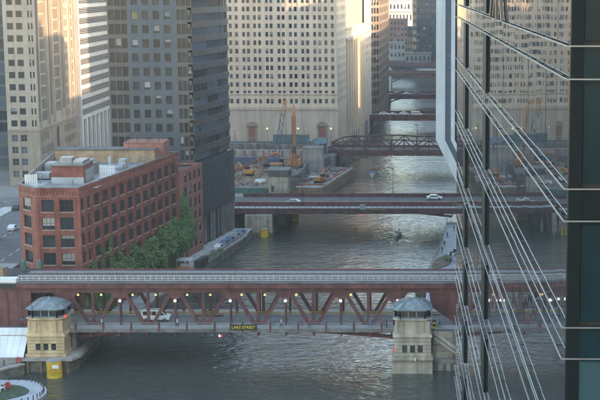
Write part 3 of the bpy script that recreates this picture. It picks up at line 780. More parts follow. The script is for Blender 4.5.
# N face: bronze glass strip | blue panel with square windows | bronze glass strip
def strip(u0, u1, n, wallm, gl, h0=.5, h1=3.0, gap=.25, **kw):
    w_ = (u1 - u0) / n
    return [(u0 + i * w_ + gap / 2, u0 + (i + 1) * w_ - gap / 2, f + h0, f + h1) for f in fl for i in range(n)]
facade(dt, N0, (1, 0), 5.3, 7, TZ, strip(.3, 5.1, 3, None, None), 'spandrel', glass='glass_bronze', frame='frame_dark', **fp)
facade(dt, (N0[0] + 5.3, 351), (1, 0), 11.9, 7, TZ, [(.75 + i * 2.72, .75 + i * 2.72 + 1.55, f + .7, f + 2.75) for f in fl for i in range(4)], 'steel_blue', glass='glass_bronze', frame='frame_dark', lit=.02, **fp)
facade(dt, (N0[0] + 17.2, 351), (1, 0), 3.8, 7, TZ, strip(.1, 3.7, 3, None, None), 'spandrel', glass='glass_bronze', frame='frame_dark', **fp)
poly = [(-56.9, 351), (-54.65, 362), (-53.1, 370), (-52.0, 376), (-51.7, 380), (-52.6, 384), (-57, 387)]
for i in range(len(poly) - 1):
    d, L = unit(poly[i], poly[i + 1])
    for f in fl:
        a = poly[i]; n = (d[1], -d[0])
        # sloped metallic spandrel and recessed glass ribbon, floor by floor
        A = (a[0], a[1]); B = poly[i + 1]
        MB().hexa([(A[0], A[1], f + 1.95), (B[0], B[1], f + 1.95), (B[0] - 1, B[1], f + 1.95), (A[0] - 1, A[1], f + 1.95), (A[0], A[1], f + 3.52), (B[0], B[1], f + 3.52), (B[0] - 1, B[1], f + 3.52), (A[0] - 1, A[1], f + 3.52)]).build('spandrel_panel', 'spandrel' if i < 1 else 'spandrel_grey', dt)
        k = .3
        o = MB().face([(A[0] - k, A[1], f), (B[0] - k, B[1], f), (B[0] - k, B[1], f + 1.95), (A[0] - k, A[1], f + 1.95)]).build('window', 'glass_bronze' if (f > 60 and i > 0) else 'glass_blue', dt, fix=False)
        if i in (0, 1) and f < 45 or i > 1:
            m_ = MB()
            for q in (.5,): m_.box(A[0] + (B[0] - A[0]) * q - .24, A[0] + (B[0] - A[0]) * q - .12, A[1] + (B[1] - A[1]) * q - .1, A[1] + (B[1] - A[1]) * q + .1, f, f + 1.95)
            m_.build('mullion', 'spandrel_grey', dt)
core(dt, [N0] + poly + [(-78, 387)], 7, TZ + .5, 'frame_dark', 'roof_tar', .8)
# podium: dark louvred screen over columns
pp = [(-56.2, 350.9), (-53.9, 362), (-52.4, 370), (-51.3, 376), (-50.9, 380.5)]
for i in range(len(pp) - 1):
    A, B = pp[i], pp[i + 1]
    MB().hexa([(*A, 10.6), (*B, 10.6), (B[0] - .5, B[1], 10.6), (A[0] - .5, A[1], 10.6), (*A, 24.4), (*B, 24.4), (B[0] - .5, B[1], 24.4), (A[0] - .5, A[1], 24.4)]).build('podium_screen', 'podium_dark', dt)
    for z in range(22):
        zz = 11.0 + z * .6
        MB().hexa([(A[0] + .1, A[1], zz), (B[0] + .1, B[1], zz), (B[0] + .003, B[1], zz), (A[0] + .003, A[1], zz), (A[0] + .1, A[1], zz + .12), (B[0] + .1, B[1], zz + .12), (B[0] + .003, B[1], zz + .12), (A[0] + .003, A[1], zz + .12)]).build('louver', 'louver_grey', dt)
    for q in (.1, .5, .9):
        x, y = A[0] + (B[0] - A[0]) * q - .4, A[1] + (B[1] - A[1]) * q
        MB().box(x - .3, x + .3, y - .3, y + .3, 2.4, 10.6).build('column', 'concrete_dark', dt)
MB().prism([(-56.9, 351.2), (-53.5, 366), (-52.4, 380), (-58, 380), (-58, 351.2)], 2.4, 10.5).build('podium_wall', 'podium_dark', dt)
MB().hexa([(-77.9, 350.9, 24.0), (-56.2, 350.9, 24.0), (-56.2, 350.99, 24.0), (-77.9, 350.99, 24.0), (-77.9, 350.9, 24.5), (-56.2, 350.9, 24.5), (-56.2, 350.99, 24.5), (-77.9, 350.99, 24.5)]).build('podium_cap', 'steel_blue', dt)

# ================================================================== WACKER DRIVE TOWERS
ta = thing('office_tower', 'beige concrete tower with square windows and tall glass bays above an arcade', 'building', (-122, 455, 6.9))
A0 = (-127.2, 430); XA = -117.4
fa = [24.6 + 3.72 * k for k in range(18)]
facade(ta, A0, (1, 0), 9.8, 24, 92, [(u, u + w_, f + .75, f + 2.7) for f in fa for u, w_ in ((1.2, 1.9), (4.0, 1.9), (7.6, .5), (8.55, .5))] , 'tower_conc', glass='glass_dark', frame='frame_dark', nx=2, nz=1, blinds=.1, lit=.02, depth=.3)
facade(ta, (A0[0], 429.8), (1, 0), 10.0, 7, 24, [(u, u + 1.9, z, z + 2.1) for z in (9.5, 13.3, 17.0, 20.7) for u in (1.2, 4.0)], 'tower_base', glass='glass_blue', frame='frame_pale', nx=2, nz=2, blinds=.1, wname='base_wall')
W = lambda us, zs: [(u, v, a, c) for u, v in us for a, c in zs]
full = [(26.5, 90)]
hol = W([(.5, 2.0)], full) + W([(3.2, 10.8)], [(26.5, 90)]) + W([(13.4, 16.8)], [(27.5, 90)]) + W([(19.6, 27.6)], [(28, 90)]) + W([(29.6, 32.2)], [(28.5, 90)])
hol += [(u, u + 1.2, f + .6, f + 2.9) for f in fa for u in (35.0, 37.4)] + [(u, u + 1.5, f + .3, f + 3.0) for f in fa for u in (43.5,)]
wallb = 'tower_conc'
facade(ta, (XA, 430), (0, 1), 48, 24, 92, [h for h in hol if h[3] - h[2] < 10], wallb, glass='glass_blue', frame='frame_dark', nx=1, nz=1, depth=.4, blinds=.1) if False else None
# west face built as separate bays: piers between tall glass bays
facade(ta, (XA, 430), (0, 1), 48, 24, 92, hol, wallb, glass='glass_blue', frame=None, nx=1, nz=1, depth=.5, blinds=0)
for (u0, u1, zb, m) in ((3.2, 10.8, 26.5, 'glass_warm_reflect'), (19.6, 27.6, 28, 'glass_warm_reflect')):
    nn = 5; ww = (u1 - u0) / nn
    for f in range(17):
        z = zb + f * 3.72
        MB().box(XA - .45, XA - .32, 430 + u0, 430 + u1, z, z + 3.6).build('glass_bay', 'glass_warm_reflect' if (f > 6) else 'glass_teal', ta)  # upper panes take the painted warm reflection, lower ones stay teal
        if z < 88: MB().box(XA - .31, XA - .25, 430 + u0, 430 + u1, z + 3.1, z + 3.7).build('bay_transom', 'tower_conc', ta)
    for i in range(nn + 1): MB().box(XA - .31, XA - .18, 430 + u0 + i * ww - .12, 430 + u0 + i * ww + .12, zb, 90).build('bay_mullion', 'tower_conc', ta)
for u in (1.9, 11.0, 12.6, 17.2, 18.6, 28.0, 32.6, 41.0, 46.5): MB().box(XA + .003, XA + .4, 430 + u, 430 + u + .7, 25, 92).build('pier', 'tower_conc', ta)
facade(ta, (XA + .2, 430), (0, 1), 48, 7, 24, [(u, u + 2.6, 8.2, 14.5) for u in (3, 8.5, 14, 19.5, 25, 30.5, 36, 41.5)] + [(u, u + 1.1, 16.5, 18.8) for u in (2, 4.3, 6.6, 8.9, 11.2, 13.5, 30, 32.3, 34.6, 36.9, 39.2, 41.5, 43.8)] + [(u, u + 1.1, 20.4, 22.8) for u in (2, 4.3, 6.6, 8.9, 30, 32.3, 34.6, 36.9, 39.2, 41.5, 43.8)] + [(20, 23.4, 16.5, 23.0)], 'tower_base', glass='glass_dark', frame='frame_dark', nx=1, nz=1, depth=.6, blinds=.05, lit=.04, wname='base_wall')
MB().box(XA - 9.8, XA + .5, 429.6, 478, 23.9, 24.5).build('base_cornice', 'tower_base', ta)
core(ta, [(A0[0], 430), (XA, 430), (XA, 478), (A0[0] - 4, 478)], 7, 92.5, 'frame_dark', 'roof_tar', 1.0)
st = thing('office_tower', 'white banded office tower with dark louvred stripes beyond the beige tower', 'building', (-122, 510, 6.9))
XS = -117.4; Y0, Y1 = 482.5, 532
for k in range(20):
    z = 22 + 3.5 * k
    MB().box(XS - 1, XS + .25, Y0 + 1.2, Y1, z, z + 1.25).build('white_band', 'stripe_white', st)
    for j in range(4):
        MB().box(XS - .6, XS + .05, Y0 + 1.2, Y1 - .3, z + 1.32 + j * .56, z + 1.56 + j * .56).build('louver', 'frame_pale', st)
    MB().box(XS - .9, XS - .25, Y0 + 1.2, Y1 - .2, z + 1.252, z + 3.498).build('window_band', 'glass_dark', st)
MB().box(XS - 1.2, XS + .5, Y0, Y0 + 1.19, 7, 92).build('corner_pier', 'stripe_white', st)
for i in range(8): MB().box(XS - .6, XS + .2, Y0 + 2 + i * 6.4, Y0 + 4 + i * 6.4, 7, 22).build('arcade_pier', 'stripe_white', st)
MB().box(XS - .8, XS - .62, Y0 + 1.2, Y1, 7, 22).build('arcade_glass', 'glass_teal', st)
MB().box(XS - 15, XS - 1.3, Y0, Y1, 7, 92.5).build('core', 'far_grey', st)
# dim brown tower filling the canyon behind
bb = thing('office_tower', 'brown tower glimpsed in the gap right of the white banded tower', 'building', (-112, 560, 6.9))
facade(bb, (-125, 556), (1, 0), 30, 7, 90, [(1 + 2.4 * i, 2.5 + 2.4 * i, 10 + 3.6 * f, 12.2 + 3.6 * f) for i in range(4, 11) for f in range(18)], 'brown_stone', glass='glass_dark', nx=1, nz=1)
MB().box(-125, -95, 556.5, 580, 7, 90).build('core', 'brown_stone', bb)
# left glass towers
lg = thing('glass_tower', 'blue grey glass tower with pale corner edge at the left picture margin', 'building', (-145, 475, 6.9))
for k in range(21):
    z = 7 + 4 * k
    for i in range(7):
        o = put('pane', window_mesh(2.9, 3.2, 'glass_blue', 'spandrel_grey', 2, 1), lg, Vector((-150.6 + i * 2.95, 470.0, z + .4)) - wloc(lg))
MB().box(-151, -130.0, 470.1, 485, 7, 92).build('core', 'spandrel_grey', lg)
MB().box(-129.9, -129.1, 469.6, 470.6, 7, 92).build('corner_post', 'pale_metal', lg)
for k in range(21): MB().box(-151, -130, 469.9, 470.05, 7 + 4 * k - .05, 7 + 4 * k + .35).build('spandrel_panel', 'steel_blue', lg)
ng = thing('glass_building', 'grey glass building edge with pale post at the far left margin beside the street', 'building', (-105, 335, 6.9))
for k in range(11):
    for i in range(4):
        put('pane', window_mesh(2.6, 3.3, 'glass_blue', 'frame_pale', 1, 1), ng, Vector((-115.2 + i * 2.7, 336, 7.3 + 3.8 * k)) - wloc(ng))
MB().box(-117, -104.5, 336.1, 341, 7, 49).build('core', 'spandrel_grey', ng)
MB().box(-104.4, -103.8, 335.7, 341.3, 7, 49).build('corner_post', 'pale_metal', ng)

# ================================================================== OPERA HOUSE TOWER
co = thing('stone_tower', 'cream limestone office tower with paired windows above a blank base, behind the building site', 'building', (-60, 580, 6.9))
CL = -96.0; CRX = -31.4
cs = .3814                                   # metres per photo pixel on this face
cols = []
for c in (48, 78, 113, 136, 168, 192, 228, 250, 287, 310, 345, 370, 405, 430, 465, 490, 520, 553):
    u = (220 + c / 5 - 226) * cs + (-73.4 - CL) - .1
    cols.append((round(u, 3), round(u + 1.08, 3)))
cols = [(u0 - 22.6 - .3, u1 - 22.6 - .3) for u0, u1 in cols[9:]] + cols if False else cols
rows = [(23.6 + 3.16 * k, 23.6 + 3.16 * k + 1.75) for k in range(20)]
facade(co, (CL, 532), (1, 0), CRX - CL, 22.2, 88, [(u, v, a, c) for a, c in rows for u, v in cols if (a > 23.7 or True)], 'civic', glass='glass_blue', frame='frame_dark', nx=1, nz=2, depth=.35, blinds=.22)
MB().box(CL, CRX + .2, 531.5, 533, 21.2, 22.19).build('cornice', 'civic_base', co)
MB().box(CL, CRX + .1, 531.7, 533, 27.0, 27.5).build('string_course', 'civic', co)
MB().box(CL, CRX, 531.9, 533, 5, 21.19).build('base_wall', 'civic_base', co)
# vertical ribs between window pairs
for i in range(0, len(cols) - 1):
    g = cols[i + 1][0] - cols[i][1]
    if g > 1.2: MB().box(CL + (cols[i][1] + cols[i + 1][0]) / 2 - .42, CL + (cols[i][1] + cols[i + 1][0]) / 2 + .42, 531.86, 531.998, 27.55, 88).build('rib', 'civic', co)
    else: MB().box(CL + cols[i][1] + .1, CL + cols[i + 1][0] - .1, 531.9, 531.998, 27.55, 88).build('rib', 'civic', co)
for xc in (-64.0, -37.3):         # the two pedimented blind windows in the base
    ae = MB().box(xc - 1.9, xc + 1.9, 531.3, 531.88, 8.2, 9.0).build('aedicule_sill', 'tower_base', co)
    for s in (-1, 1): MB().box(xc + s * 1.6 - .3, xc + s * 1.6 + .3, 531.3, 531.88, 9.01, 15.0).build('aedicule_column', 'tower_base', co)
    MB().plate([(xc - 2.4, 15.02), (xc + 2.4, 15.02), (xc + 1.6, 16.2), (xc, 16.8), (xc - 1.6, 16.2)], 531.1, 531.88).build('pediment', 'tower_base', co)
    MB().box(xc - 1.25, xc + 1.25, 531.6, 531.87, 9.02, 14.6).build('blind_panel', 'brick_pink', co)
    MB().box(xc - 1.25, xc + 1.25, 531.5, 531.59, 10.0, 10.8).build('blind_rail', 'tower_base', co)
# river side: plain north wing, lower pedimented bay, taller south wing
wl_ = [(-31.4, 532), (-29.4, 560), (-24.9, 628), (-22.8, 660)]
wc = lambda L, n, z0_, z1_: [(i * L / n + L / n * .3, i * L / n + L / n * .62, z, z + 1.8) for i in range(n) for z in [23.6 + 3.16 * k for k in range(20)] if z0_ < z < z1_]
d, L = unit(wl_[0], wl_[1]); facade(co, wl_[0], d, L, 3, 88, wc(L, 6, 20, 86), 'civic', glass='glass_blue', nx=1, nz=2, depth=.3)
d, L = unit(wl_[2], wl_[3]); facade(co, wl_[2], d, L, 0, 88, wc(L, 6, 30, 86), 'civic', glass='glass_blue', nx=1, nz=2, depth=.3)
MB().prism([(-29.4, 560), (-24.6, 628), (-36, 628), (-36, 560)], 0, 50.5).build('opera_bay', 'civic', co)
MB().prism([(-36, 560), (-34.5, 628), (-50, 628), (-50, 560)], 0, 88).build('recessed_wall', 'civic', co)
for i in range(8):
    x, y = -29.4 + i * .56 + .3, 561 + i * 8.3
    MB().box(x - .1, x + .5, y, y + 1.6, 3, 46).build('pilaster', 'civic', co)
MB().prism([(-28.6, 559.6), (-23.9, 628.4), (-36, 628.4), (-36, 559.6)], 46.2, 47.2).build('cornice', 'civic_base', co)
MB().prism([(-28.9, 559.7), (-24.2, 628.3), (-36, 628.3), (-36, 559.7)], 50.51, 51.2).build('cornice', 'civic', co)
core(co, [(CL, 532), (-31.4, 532), (-29.4, 560), (-24.9, 628), (-22.8, 660), (CL, 660)], 3, 88.4, 'civic', 'roof_tar', 3.0) if False else MB().prism([(CL, 532.6), (-32.2, 532.6), (-30.3, 559.5), (-37, 559.6), (-37, 628.5), (-25.7, 628.5), (-23.5, 660), (CL, 660)], 3, 88.3, 0, 1).build('core', ['civic', 'roof_tar'], co)
for i in range(3):
    xq = (-71.9, -58.8, -46.9)[i]
# wall lamps in front of the base
for i, x in enumerate((-70.6, -58.0, -46.3, -33.8)):
    r_ = thing('street_lamp', ['lamp post before the blank stone base, nearest the dark tower', 'lit lamp post left of the blue crane before the stone base', 'lit lamp post right of the orange mast before the stone base', 'lit lamp post right of the second pedimented window'][i], 'lamp', (x, 529, 6.9), 'lamp posts before the stone base')
    MB().cyl((x, 529, 6.9), (x, 529, 14.0), .1, .07, 8).build('pole', 'dark_steel', r_)
    b = MB(); globe(b, (x, 529, 14.3), .38 if i else .25); b.build('globe', 'lamp_amber' if i else 'white_paint', r_, True)
# brown office block behind
br = thing('office_block', 'brown stone office block with bands of dark windows along the far river bend', 'building', (-22, 720, 6.9))
pts = [(-24.2, 682), (-19.9, 690), (-16.9, 762)]
rw_ = [(10 + 4.0 * k, 12.6 + 4.0 * k) for k in range(20)]
facade(br, (-60, 682), (1, 0), 35.8, 0, 95, [(35.8 - 3.0 * i - 2.6, 35.8 - 3.0 * i - .8, *r) for r in rw_ for i in range(3)], 'brown_stone', glass='glass_dark', nx=1, nz=1, depth=.4)
d, L = unit(pts[0], pts[1]); facade(br, pts[0], d, L, 0, 95, [(.8 + 2.8 * i, 2.8 + 2.8 * i, *r) for r in rw_ for i in range(3)], 'brown_stone', glass='glass_dark', nx=1, nz=1, depth=.5)
d, L = unit(pts[1], pts[2]); facade(br, pts[1], d, L, 0, 95, [(1 + 7.1 * i, 6 + 7.1 * i, *r) for r in rw_ for i in range(10)], 'brown_stone', glass='glass_dark', nx=1, nz=1, depth=.5)
MB().prism([(-60, 682.6), (-24.6, 682.6), (-20.6, 690.4), (-17.6, 762), (-60, 762)], 0, 95.2).build('core', 'brown_stone', br)

# ================================================================== SECOND BRIDGE (deck bridge)
rb = thing('girder_bridge', 'low brown girder road bridge, second across the river', 'bridge', (-20, 398, 0))
for x0, x1 in ((-52, -20.05), (-19.95, 18)):
    MB().box(x0, x1, 385.0, 389.0, 6.75, 7.1).build('sidewalk_deck', 'sidewalk', rb)
    MB().box(x0, x1, 389.4, 407.0, 6.6, 6.98).build('road_deck', 'asphalt', rb)
    MB().box(x0, x1, 407.5, 411.5, 6.75, 7.1).build('sidewalk_deck', 'sidewalk', rb)
    MB().box(x0, x1, 389.0, 389.4, 5.2, 8.3).build('girder', 'maroon', rb)
    MB().box(x0, x1, 407.05, 407.45, 5.2, 8.0).build('girder', 'maroon', rb)
    MB().box(x0, x1, 384.6, 384.98, 5.6, 7.2).build('fascia_beam', 'maroon_far', rb)
    MB().box(x0, x1, 411.5, 411.9, 5.6, 7.3).build('fascia_beam', 'maroon_far', rb)
    MB().box(x0, x1, 384.7, 384.8, 8.05, 8.15).build('hand_rail', 'maroon', rb)
    MB().box(x0, x1, 398.1, 398.3, 6.985, 6.992).build('centre_line', 'yellow', rb)
mp2 = MB().box(-.05, .05, -.05, .05, 0, .9).mesh('railing_post', 'maroon')
for i in range(44): put('railing_post', mp2, rb, (-50.5 + i * 1.55 + 20, 384.75 - 398, 7.2))
for y in (389.2, 407.2):
    for i in range(22): MB().box(-50 + i * 3, -49.8 + i * 3, y - .32, y + .32, 5.3, 8.2).build('stiffener', 'maroon', rb)
    for x0, x1 in ((-20, -44), (-20, 9)):
        pts = []
        for i in range(9):
            f = i / 8; pts.append((x0 + (x1 - x0) * f, 5.3 - 3.4 * max(0, f - .45) ** 1.4))
        MB().plate(pts + [(p[0], p[1] + .55) for p in reversed(pts)], y - .3, y + .3).build('arch_chord', 'maroon', rb)
        for i in (5, 6, 7):
            MB().beam((pts[i][0], y, pts[i][1] + .3), (pts[i + 1][0], y, 5.6), .3, .3, up=(0, 1, 0)).build('web_diagonal', 'maroon', rb)
            MB().beam((pts[i + 1][0], y, pts[i + 1][1] + .3), (pts[i + 1][0], y, 5.6), .3, .3, up=(0, 1, 0)).build('web_post', 'maroon', rb)
sg2 = MB().box(-13.6, -9.6, 384.42, 384.55, 6.45, 7.25).build('name_board', 'black', rb)
t = put('lettering', text_mesh('RANDOLPH STREET', .46, 'yellow_bright'), sg2, Vector((-11.6, 384.38, 6.85)) - wloc(rb)); t.rotation_euler = (R(90), 0, 0)
for dx in (0, .8): MB().box(-16.6 + dx, -16.38 + dx, 384.4, 384.58, 5.1, 5.35).build('navigation_light', 'lamp_red', rb)
MB().box(-16.7, -15.3, 384.42, 384.6, 6.9, 8.4).build('light_box', 'frame_pale', rb)
for i, (x, y) in enumerate(((-37.5, 411), (-8.0, 411), (-33.0, 388.5))):
    r_ = thing('lamp_post', ['tall thin lamp post on the second bridge left of its middle', 'tall thin lamp post at the far rail of the second bridge', 'thin lamp post behind the silver car on the second bridge'][i], 'lamp', (x, y, 7.1))
    MB().cyl((x, y, 7.1), (x, y, 15), .11, .07, 6).build('pole', 'maroon', r_); MB().box(x - .9, x + .05, y - .08, y + .08, 14.9, 15.05).build('arm', 'maroon', r_)
rp = thing('bridge_pier', 'pale concrete pier under the left end of the second bridge', 'pier', (-45, 386, 0))
MB().prism([(-48.6, 382.6), (-41.0, 382.6), (-41.0, 390), (-48.6, 390)], -2, 5.55).build('pier_wall', 'limestone', rp)
MB().prism([(-48.9, 382.2), (-40.8, 382.2), (-38.0, 408), (-48.9, 408)], -2, .7).build('footing', 'algae_stone', rp)
MB().prism([(-41, 396), (-38.6, 396), (-37.2, 412), (-41, 412)], .7, 4.5).build('pier_wing', 'concrete_dark', rp)
th = thing('bridge_tender_house', 'square pale concrete block house with dark flat roof beyond the second bridge', 'bridge house', (-42.7, 421, 6.9))
MB().box(-45.7, -39.7, 418, 424.5, 6.0, 11.4).build('wall', 'limestone', th)
MB().box(-45.9, -39.5, 417.8, 424.7, 11.41, 13.2).build('roof_screen', 'roof_tar', th)
MB().box(-46.0, -39.4, 417.7, 424.8, 13.21, 13.5).build('roof_coping', 'concrete_dark', th)
MB().box(-44.9, -44.1, 417.9, 417.98, 6.9, 8.6).build('door', 'dark_steel', th)
for i in range(7): MB().box(-45.7 + i * .95, -45.5 + i * .95, 417.7, 417.79, 11.45, 13.15).build('screen_slat', 'concrete_dark', th)

# ================================================================== THIRD BRIDGE (pony truss) AND FAR BRIDGES
wb = thing('truss_bridge', 'dark curved-top truss bridge, third across the river', 'bridge', (-5, 520, 0))
for y in (515, 531):
    X0, X1 = -34, 22; n = 12; w_ = (X1 - X0) / n
    zt = lambda i: 9.5 + 3.6 * (1 - abs(i - n / 2) / (n / 2)) ** .6
    zt = lambda i: 11.5 - 1.1 * abs(i - 5) / 6 - (2.2 if i in (0, n) else 0) + .3 * (i % 2 == 0)
    for i in range(n):
        a, c = X0 + i * w_, X0 + (i + 1) * w_
        MB().beam((a, y, zt(i)), (c, y, zt(i + 1)), .5, .5).build('top_chord', 'maroon_far', wb)
        MB().beam((a, y, 7.4), (c, y, 7.4), .5, .9).build('bottom_chord', 'maroon_far', wb)
        MB().beam((c, y, 7.4), (c, y, zt(i + 1)), .35, .35).build('post', 'maroon_far', wb)
        p, q = ((a, y, 7.6), (c, y, zt(i + 1))) if i % 2 else ((a, y, zt(i)), (c, y, 7.6))
        MB().beam(p, q, .35, .4).build('diagonal', 'maroon_far', wb)
MB().box(-34, 22, 513.4, 533, 6.5, 7.0).build('road_deck', 'asphalt', wb)
MB().box(-34, 22, 512.8, 513.3, 5.9, 7.4).build('fascia_beam', 'maroon_far', wb)
for i in range(5):
    a = -34 + i * 3
    MB().beam((a, 514, .5 + i * 1.2), (a + 3, 514, .5 + (i + 1) * 1.2 - .3 * i), .5, .5).build('arch_chord', 'maroon_far', wb)
for dx in (0, 1.3): MB().box(-11.5 + dx, -11.2 + dx, 512.6, 512.78, 5.9, 6.2).build('navigation_light', 'lamp_red', wb)
for i, x in enumerate((-20.5, -11.0, -1.0)):
    r_ = thing('lamp_post', ['tall lamp post at the left of the third bridge', 'tall lamp post in the middle of the third bridge', 'tall lamp post at the right of the third bridge'][i], 'lamp', (x, 513.2, 7))
    MB().cyl((x, 513.2, 7), (x, 513.2, 17.5), .14, .09, 6).build('pole', 'dark_steel', r_); MB().box(x - 1.1, x + .05, 513.1, 513.25, 17.3, 17.5).build('arm', 'dark_steel', r_)
tk = thing('bridge_tender_house', 'blue green metal kiosk at the left end of the third bridge', 'bridge house', (-37, 512, 6.9))
MB().loft([rect(-37, 512, 2.6, 2.6, 1, .7), rect(-37, 512, 2.6, 2.6, 10.6, .7)]).build('wall', 'teal_metal', tk)
MB().loft([rect(-37, 512, 3.1, 3.1, 10.61, .9), rect(-37, 512, 3.0, 3.0, 11.1, .9), rect(-37, 512, 1.6, 1.6, 12.6, .5)]).build('roof', 'teal_metal', tk)
for i in range(4): MB().box(-38.9 + i * 1.05, -38.2 + i * 1.05, 509.3, 509.41, 7.2, 9.6).build('window', 'glass_dark', tk)
def deck_bridge(y, x0, x1, label, arch, zdk=7.0):
    r_ = thing('girder_bridge', label, 'bridge', (0, y, 0))
    MB().box(x0, x1, y, y + 18, zdk - .5, zdk).build('road_deck', 'asphalt', r_)
    MB().box(x0, x1, y - .5, y - .02, zdk - 1.7, zdk + 1.1).build('girder', 'maroon_far', r_)
    MB().box(x0, x1, y + 18.02, y + 18.5, zdk - 1.7, zdk + 1.2).build('girder', 'maroon_far', r_)
    for i in range(int((x1 - x0) / 4)): MB().box(x0 + i * 4, x0 + i * 4 + .3, y - .7, y - .52, zdk - 1.6, zdk + 1.2).build('stiffener', 'maroon_far', r_)
    if arch:
        pts = [(x0 + 4 + 2.2 * i, zdk - 1.4 - 4.5 * (1 - i / 6) ** 2) for i in range(7)]
        MB().plate(pts + [(p[0], p[1] + .8) for p in reversed(pts)], y - .3, y + .5).build('arch_chord', 'maroon_far', r_)
    for dx in (0, 1.6): MB().box(1 + dx, 1.4 + dx, y - .75, y - .53, zdk - 1.6, zdk - 1.2).build('navigation_light', 'lamp_red', r_)
deck_bridge(650, -30, 40, 'dark road bridge with white vehicles, fourth across the river', False)
deck_bridge(770, -24, 40, 'dark arched road bridge, fifth across the river', True)
deck_bridge(930, -22, 40, 'faint grey road bridge, sixth across the river', True, 8.5)
deck_bridge(1035, -40, 40, 'pale distant bridge where the river turns away', True, 9.0)

# ================================================================== CONSTRUCTION SITE
def rough_patch(x0, x1, y0_, y1, z, amp, n, m, mask=None):
    b = MB(); nx = max(2, int((x1 - x0) / n)); ny = max(2, int((y1 - y0_) / n)); rr = random.Random(3)
    H = [[z + rr.uniform(0, amp) * (rr.random() ** 1.5 + .2) for _ in range(ny + 1)] for _ in range(nx + 1)]
    for i in range(nx + 1): H[i][0] = H[i][ny] = z - .15
    for j in range(ny + 1): H[0][j] = H[nx][j] = z - .15
    k = len(b.v)
    for i in range(nx + 1):
        for j in range(ny + 1): b.v.append((x0 + (x1 - x0) * i / nx, y0_ + (y1 - y0_) * j / ny, H[i][j]))
    for i in range(nx):
        for j in range(ny):
            q = k + i * (ny + 1) + j; b.f.append((q, q + ny + 1, q + ny + 2, q + 1)); b.m.append(0)
    return b
struct(rough_patch(-86, -41.3, 427, 500, 6.95, 1.1, 1.3, 'dirt').build('earth_ground', 'dirt', smooth=True))
struct(rough_patch(-38.8, -31.4, 452, 497, 3.25, .6, 1.2, 'gravelly').build('gravel_ground', 'gravelly', smooth=True))
def box_thing(name, label, cat, x0, x1, y0_, y1, z0, z1, m, cap=None, group=None):
    r_ = thing(name, label, cat, ((x0 + x1) / 2, (y0_ + y1) / 2, z0), group)
    MB().box(x0, x1, y0_, y1, z0, z1).build('body', m, r_)
    n = max(2, int((x1 - x0) / 1.2))
    for i in range(n + 1):
        x = x0 + (x1 - x0 - .12) * i / n; MB().box(x, x + .12, y0_ - .1, y0_ - .003, z0 + .05, z1 - .05).build('rib', m, r_)
    if cap: MB().box(x0 - .1, x1 + .1, y0_ - .12, y1 + .1, z1 + .003, z1 + .2).build('lid', cap, r_)
    return r_
# retaining walls and street edge behind the site
rt = thing('retaining_wall', 'stepped concrete retaining wall below the blank stone base', 'wall', (-60, 503, 6.9))
MB().box(-100, -36.5, 503, 504.5, 3, 9.3).build('wall', 'concrete', rt)
MB().box(-100, -36.5, 506.5, 508, 3, 11.2).build('wall', 'concrete_dark', rt)
for i in range(14): MB().box(-84 + i * 3.4, -83.6 + i * 3.4, 502.6, 502.99, 3, 9.2).build('soldier_pile', 'rust', rt)
gf = thing('site_fence', 'dark green hoarding along the street behind the building site', 'fence', (-60, 510, 7))
for i in range(24): MB().box(-85 + i * 2.0, -83.05 + i * 2.0, 510, 510.12, 9.0, 11.6).build('fence_panel', 'teal_metal', gf)
for i in range(25): MB().box(-85.05 + i * 2.0, -84.95 + i * 2.0, 509.8, 509.99, 8.5, 11.7).build('fence_post', 'dark_steel', gf)
box_thing('site_office', 'dark teal site cabin on the hoarding behind the blue crane', 'cabin', -53.5, -40.5, 507, 510, 11.4, 14.0, 'teal_metal', 'roof_tar')
box_thing('concrete_core', 'pale concrete block at the right of the building site', 'concrete block', -41.2, -34.2, 488, 496, 2.5, 11.5, 'concrete', 'concrete_dark')
box_thing('dumpster', 'blue skip behind workers at the left of the building site', 'skip', -63.2, -56.2, 474, 477, 7.0, 10.2, 'crane_blue')
box_thing('material_stack', 'tan timber stack beside the blue skip', 'stack', -54.5, -49.5, 478, 481, 7.0, 10.0, 'brick_tan', 'wood')
box_thing('portable_toilet', 'bright blue cabin beside the square concrete block house', 'cabin', -43.6, -41.4, 444, 446.3, 7.0, 10.3, 'blue_paint', 'white_paint')
box_thing('generator', 'grey machine box near the orange mast', 'machine', -50, -46, 462, 465, 7, 9.4, 'concrete_dark', 'orange')
pipe = thing('pipe_bundle', 'pale blue pipe lying at the right of the building site', 'pipe', (-33, 470, 3.3))
for i in range(3): MB().cyl((-37.6 + i * .1, 470.5 + i * .7, 3.9), (-30.8 + i * .1, 468.3 + i * .7, 3.9), .33, .33, 8).build('pipe', 'pale_metal', pipe)
# red edge barrier on the quay
eb = thing('site_barrier', 'red and white barrier along the quay edge of the building site', 'barrier', (-28, 460, 3.2))
bpts = [(-40.5, 450.9), (-36.0, 450.9), (-32.0, 451.0), (-30.0, 463), (-28.0, 475), (-26.1, 487), (-24.3, 497.6)]
for i in range(len(bpts) - 1):
    a, c = bpts[i], bpts[i + 1]
    MB().beam((*a, 4.2), (*c, 4.2), .22, .3).build('rail', 'red_paint', eb); MB().beam((*a, 3.5), (*c, 3.5), .35, .5).build('base_rail', 'white_paint', eb)
    MB().box(a[0] - .1, a[0] + .1, a[1] - .1, a[1] + .1, 3.2, 4.5).build('post', 'red_paint', eb)
gfe = thing('site_fence', 'low green mesh fence behind the second bridge', 'fence', (-55, 414, 7))
for i in range(9): MB().box(-63 + i * 1.9, -61.15 + i * 1.9, 414, 414.1, 7.0, 8.6).build('fence_panel', 'green_paint', gfe)
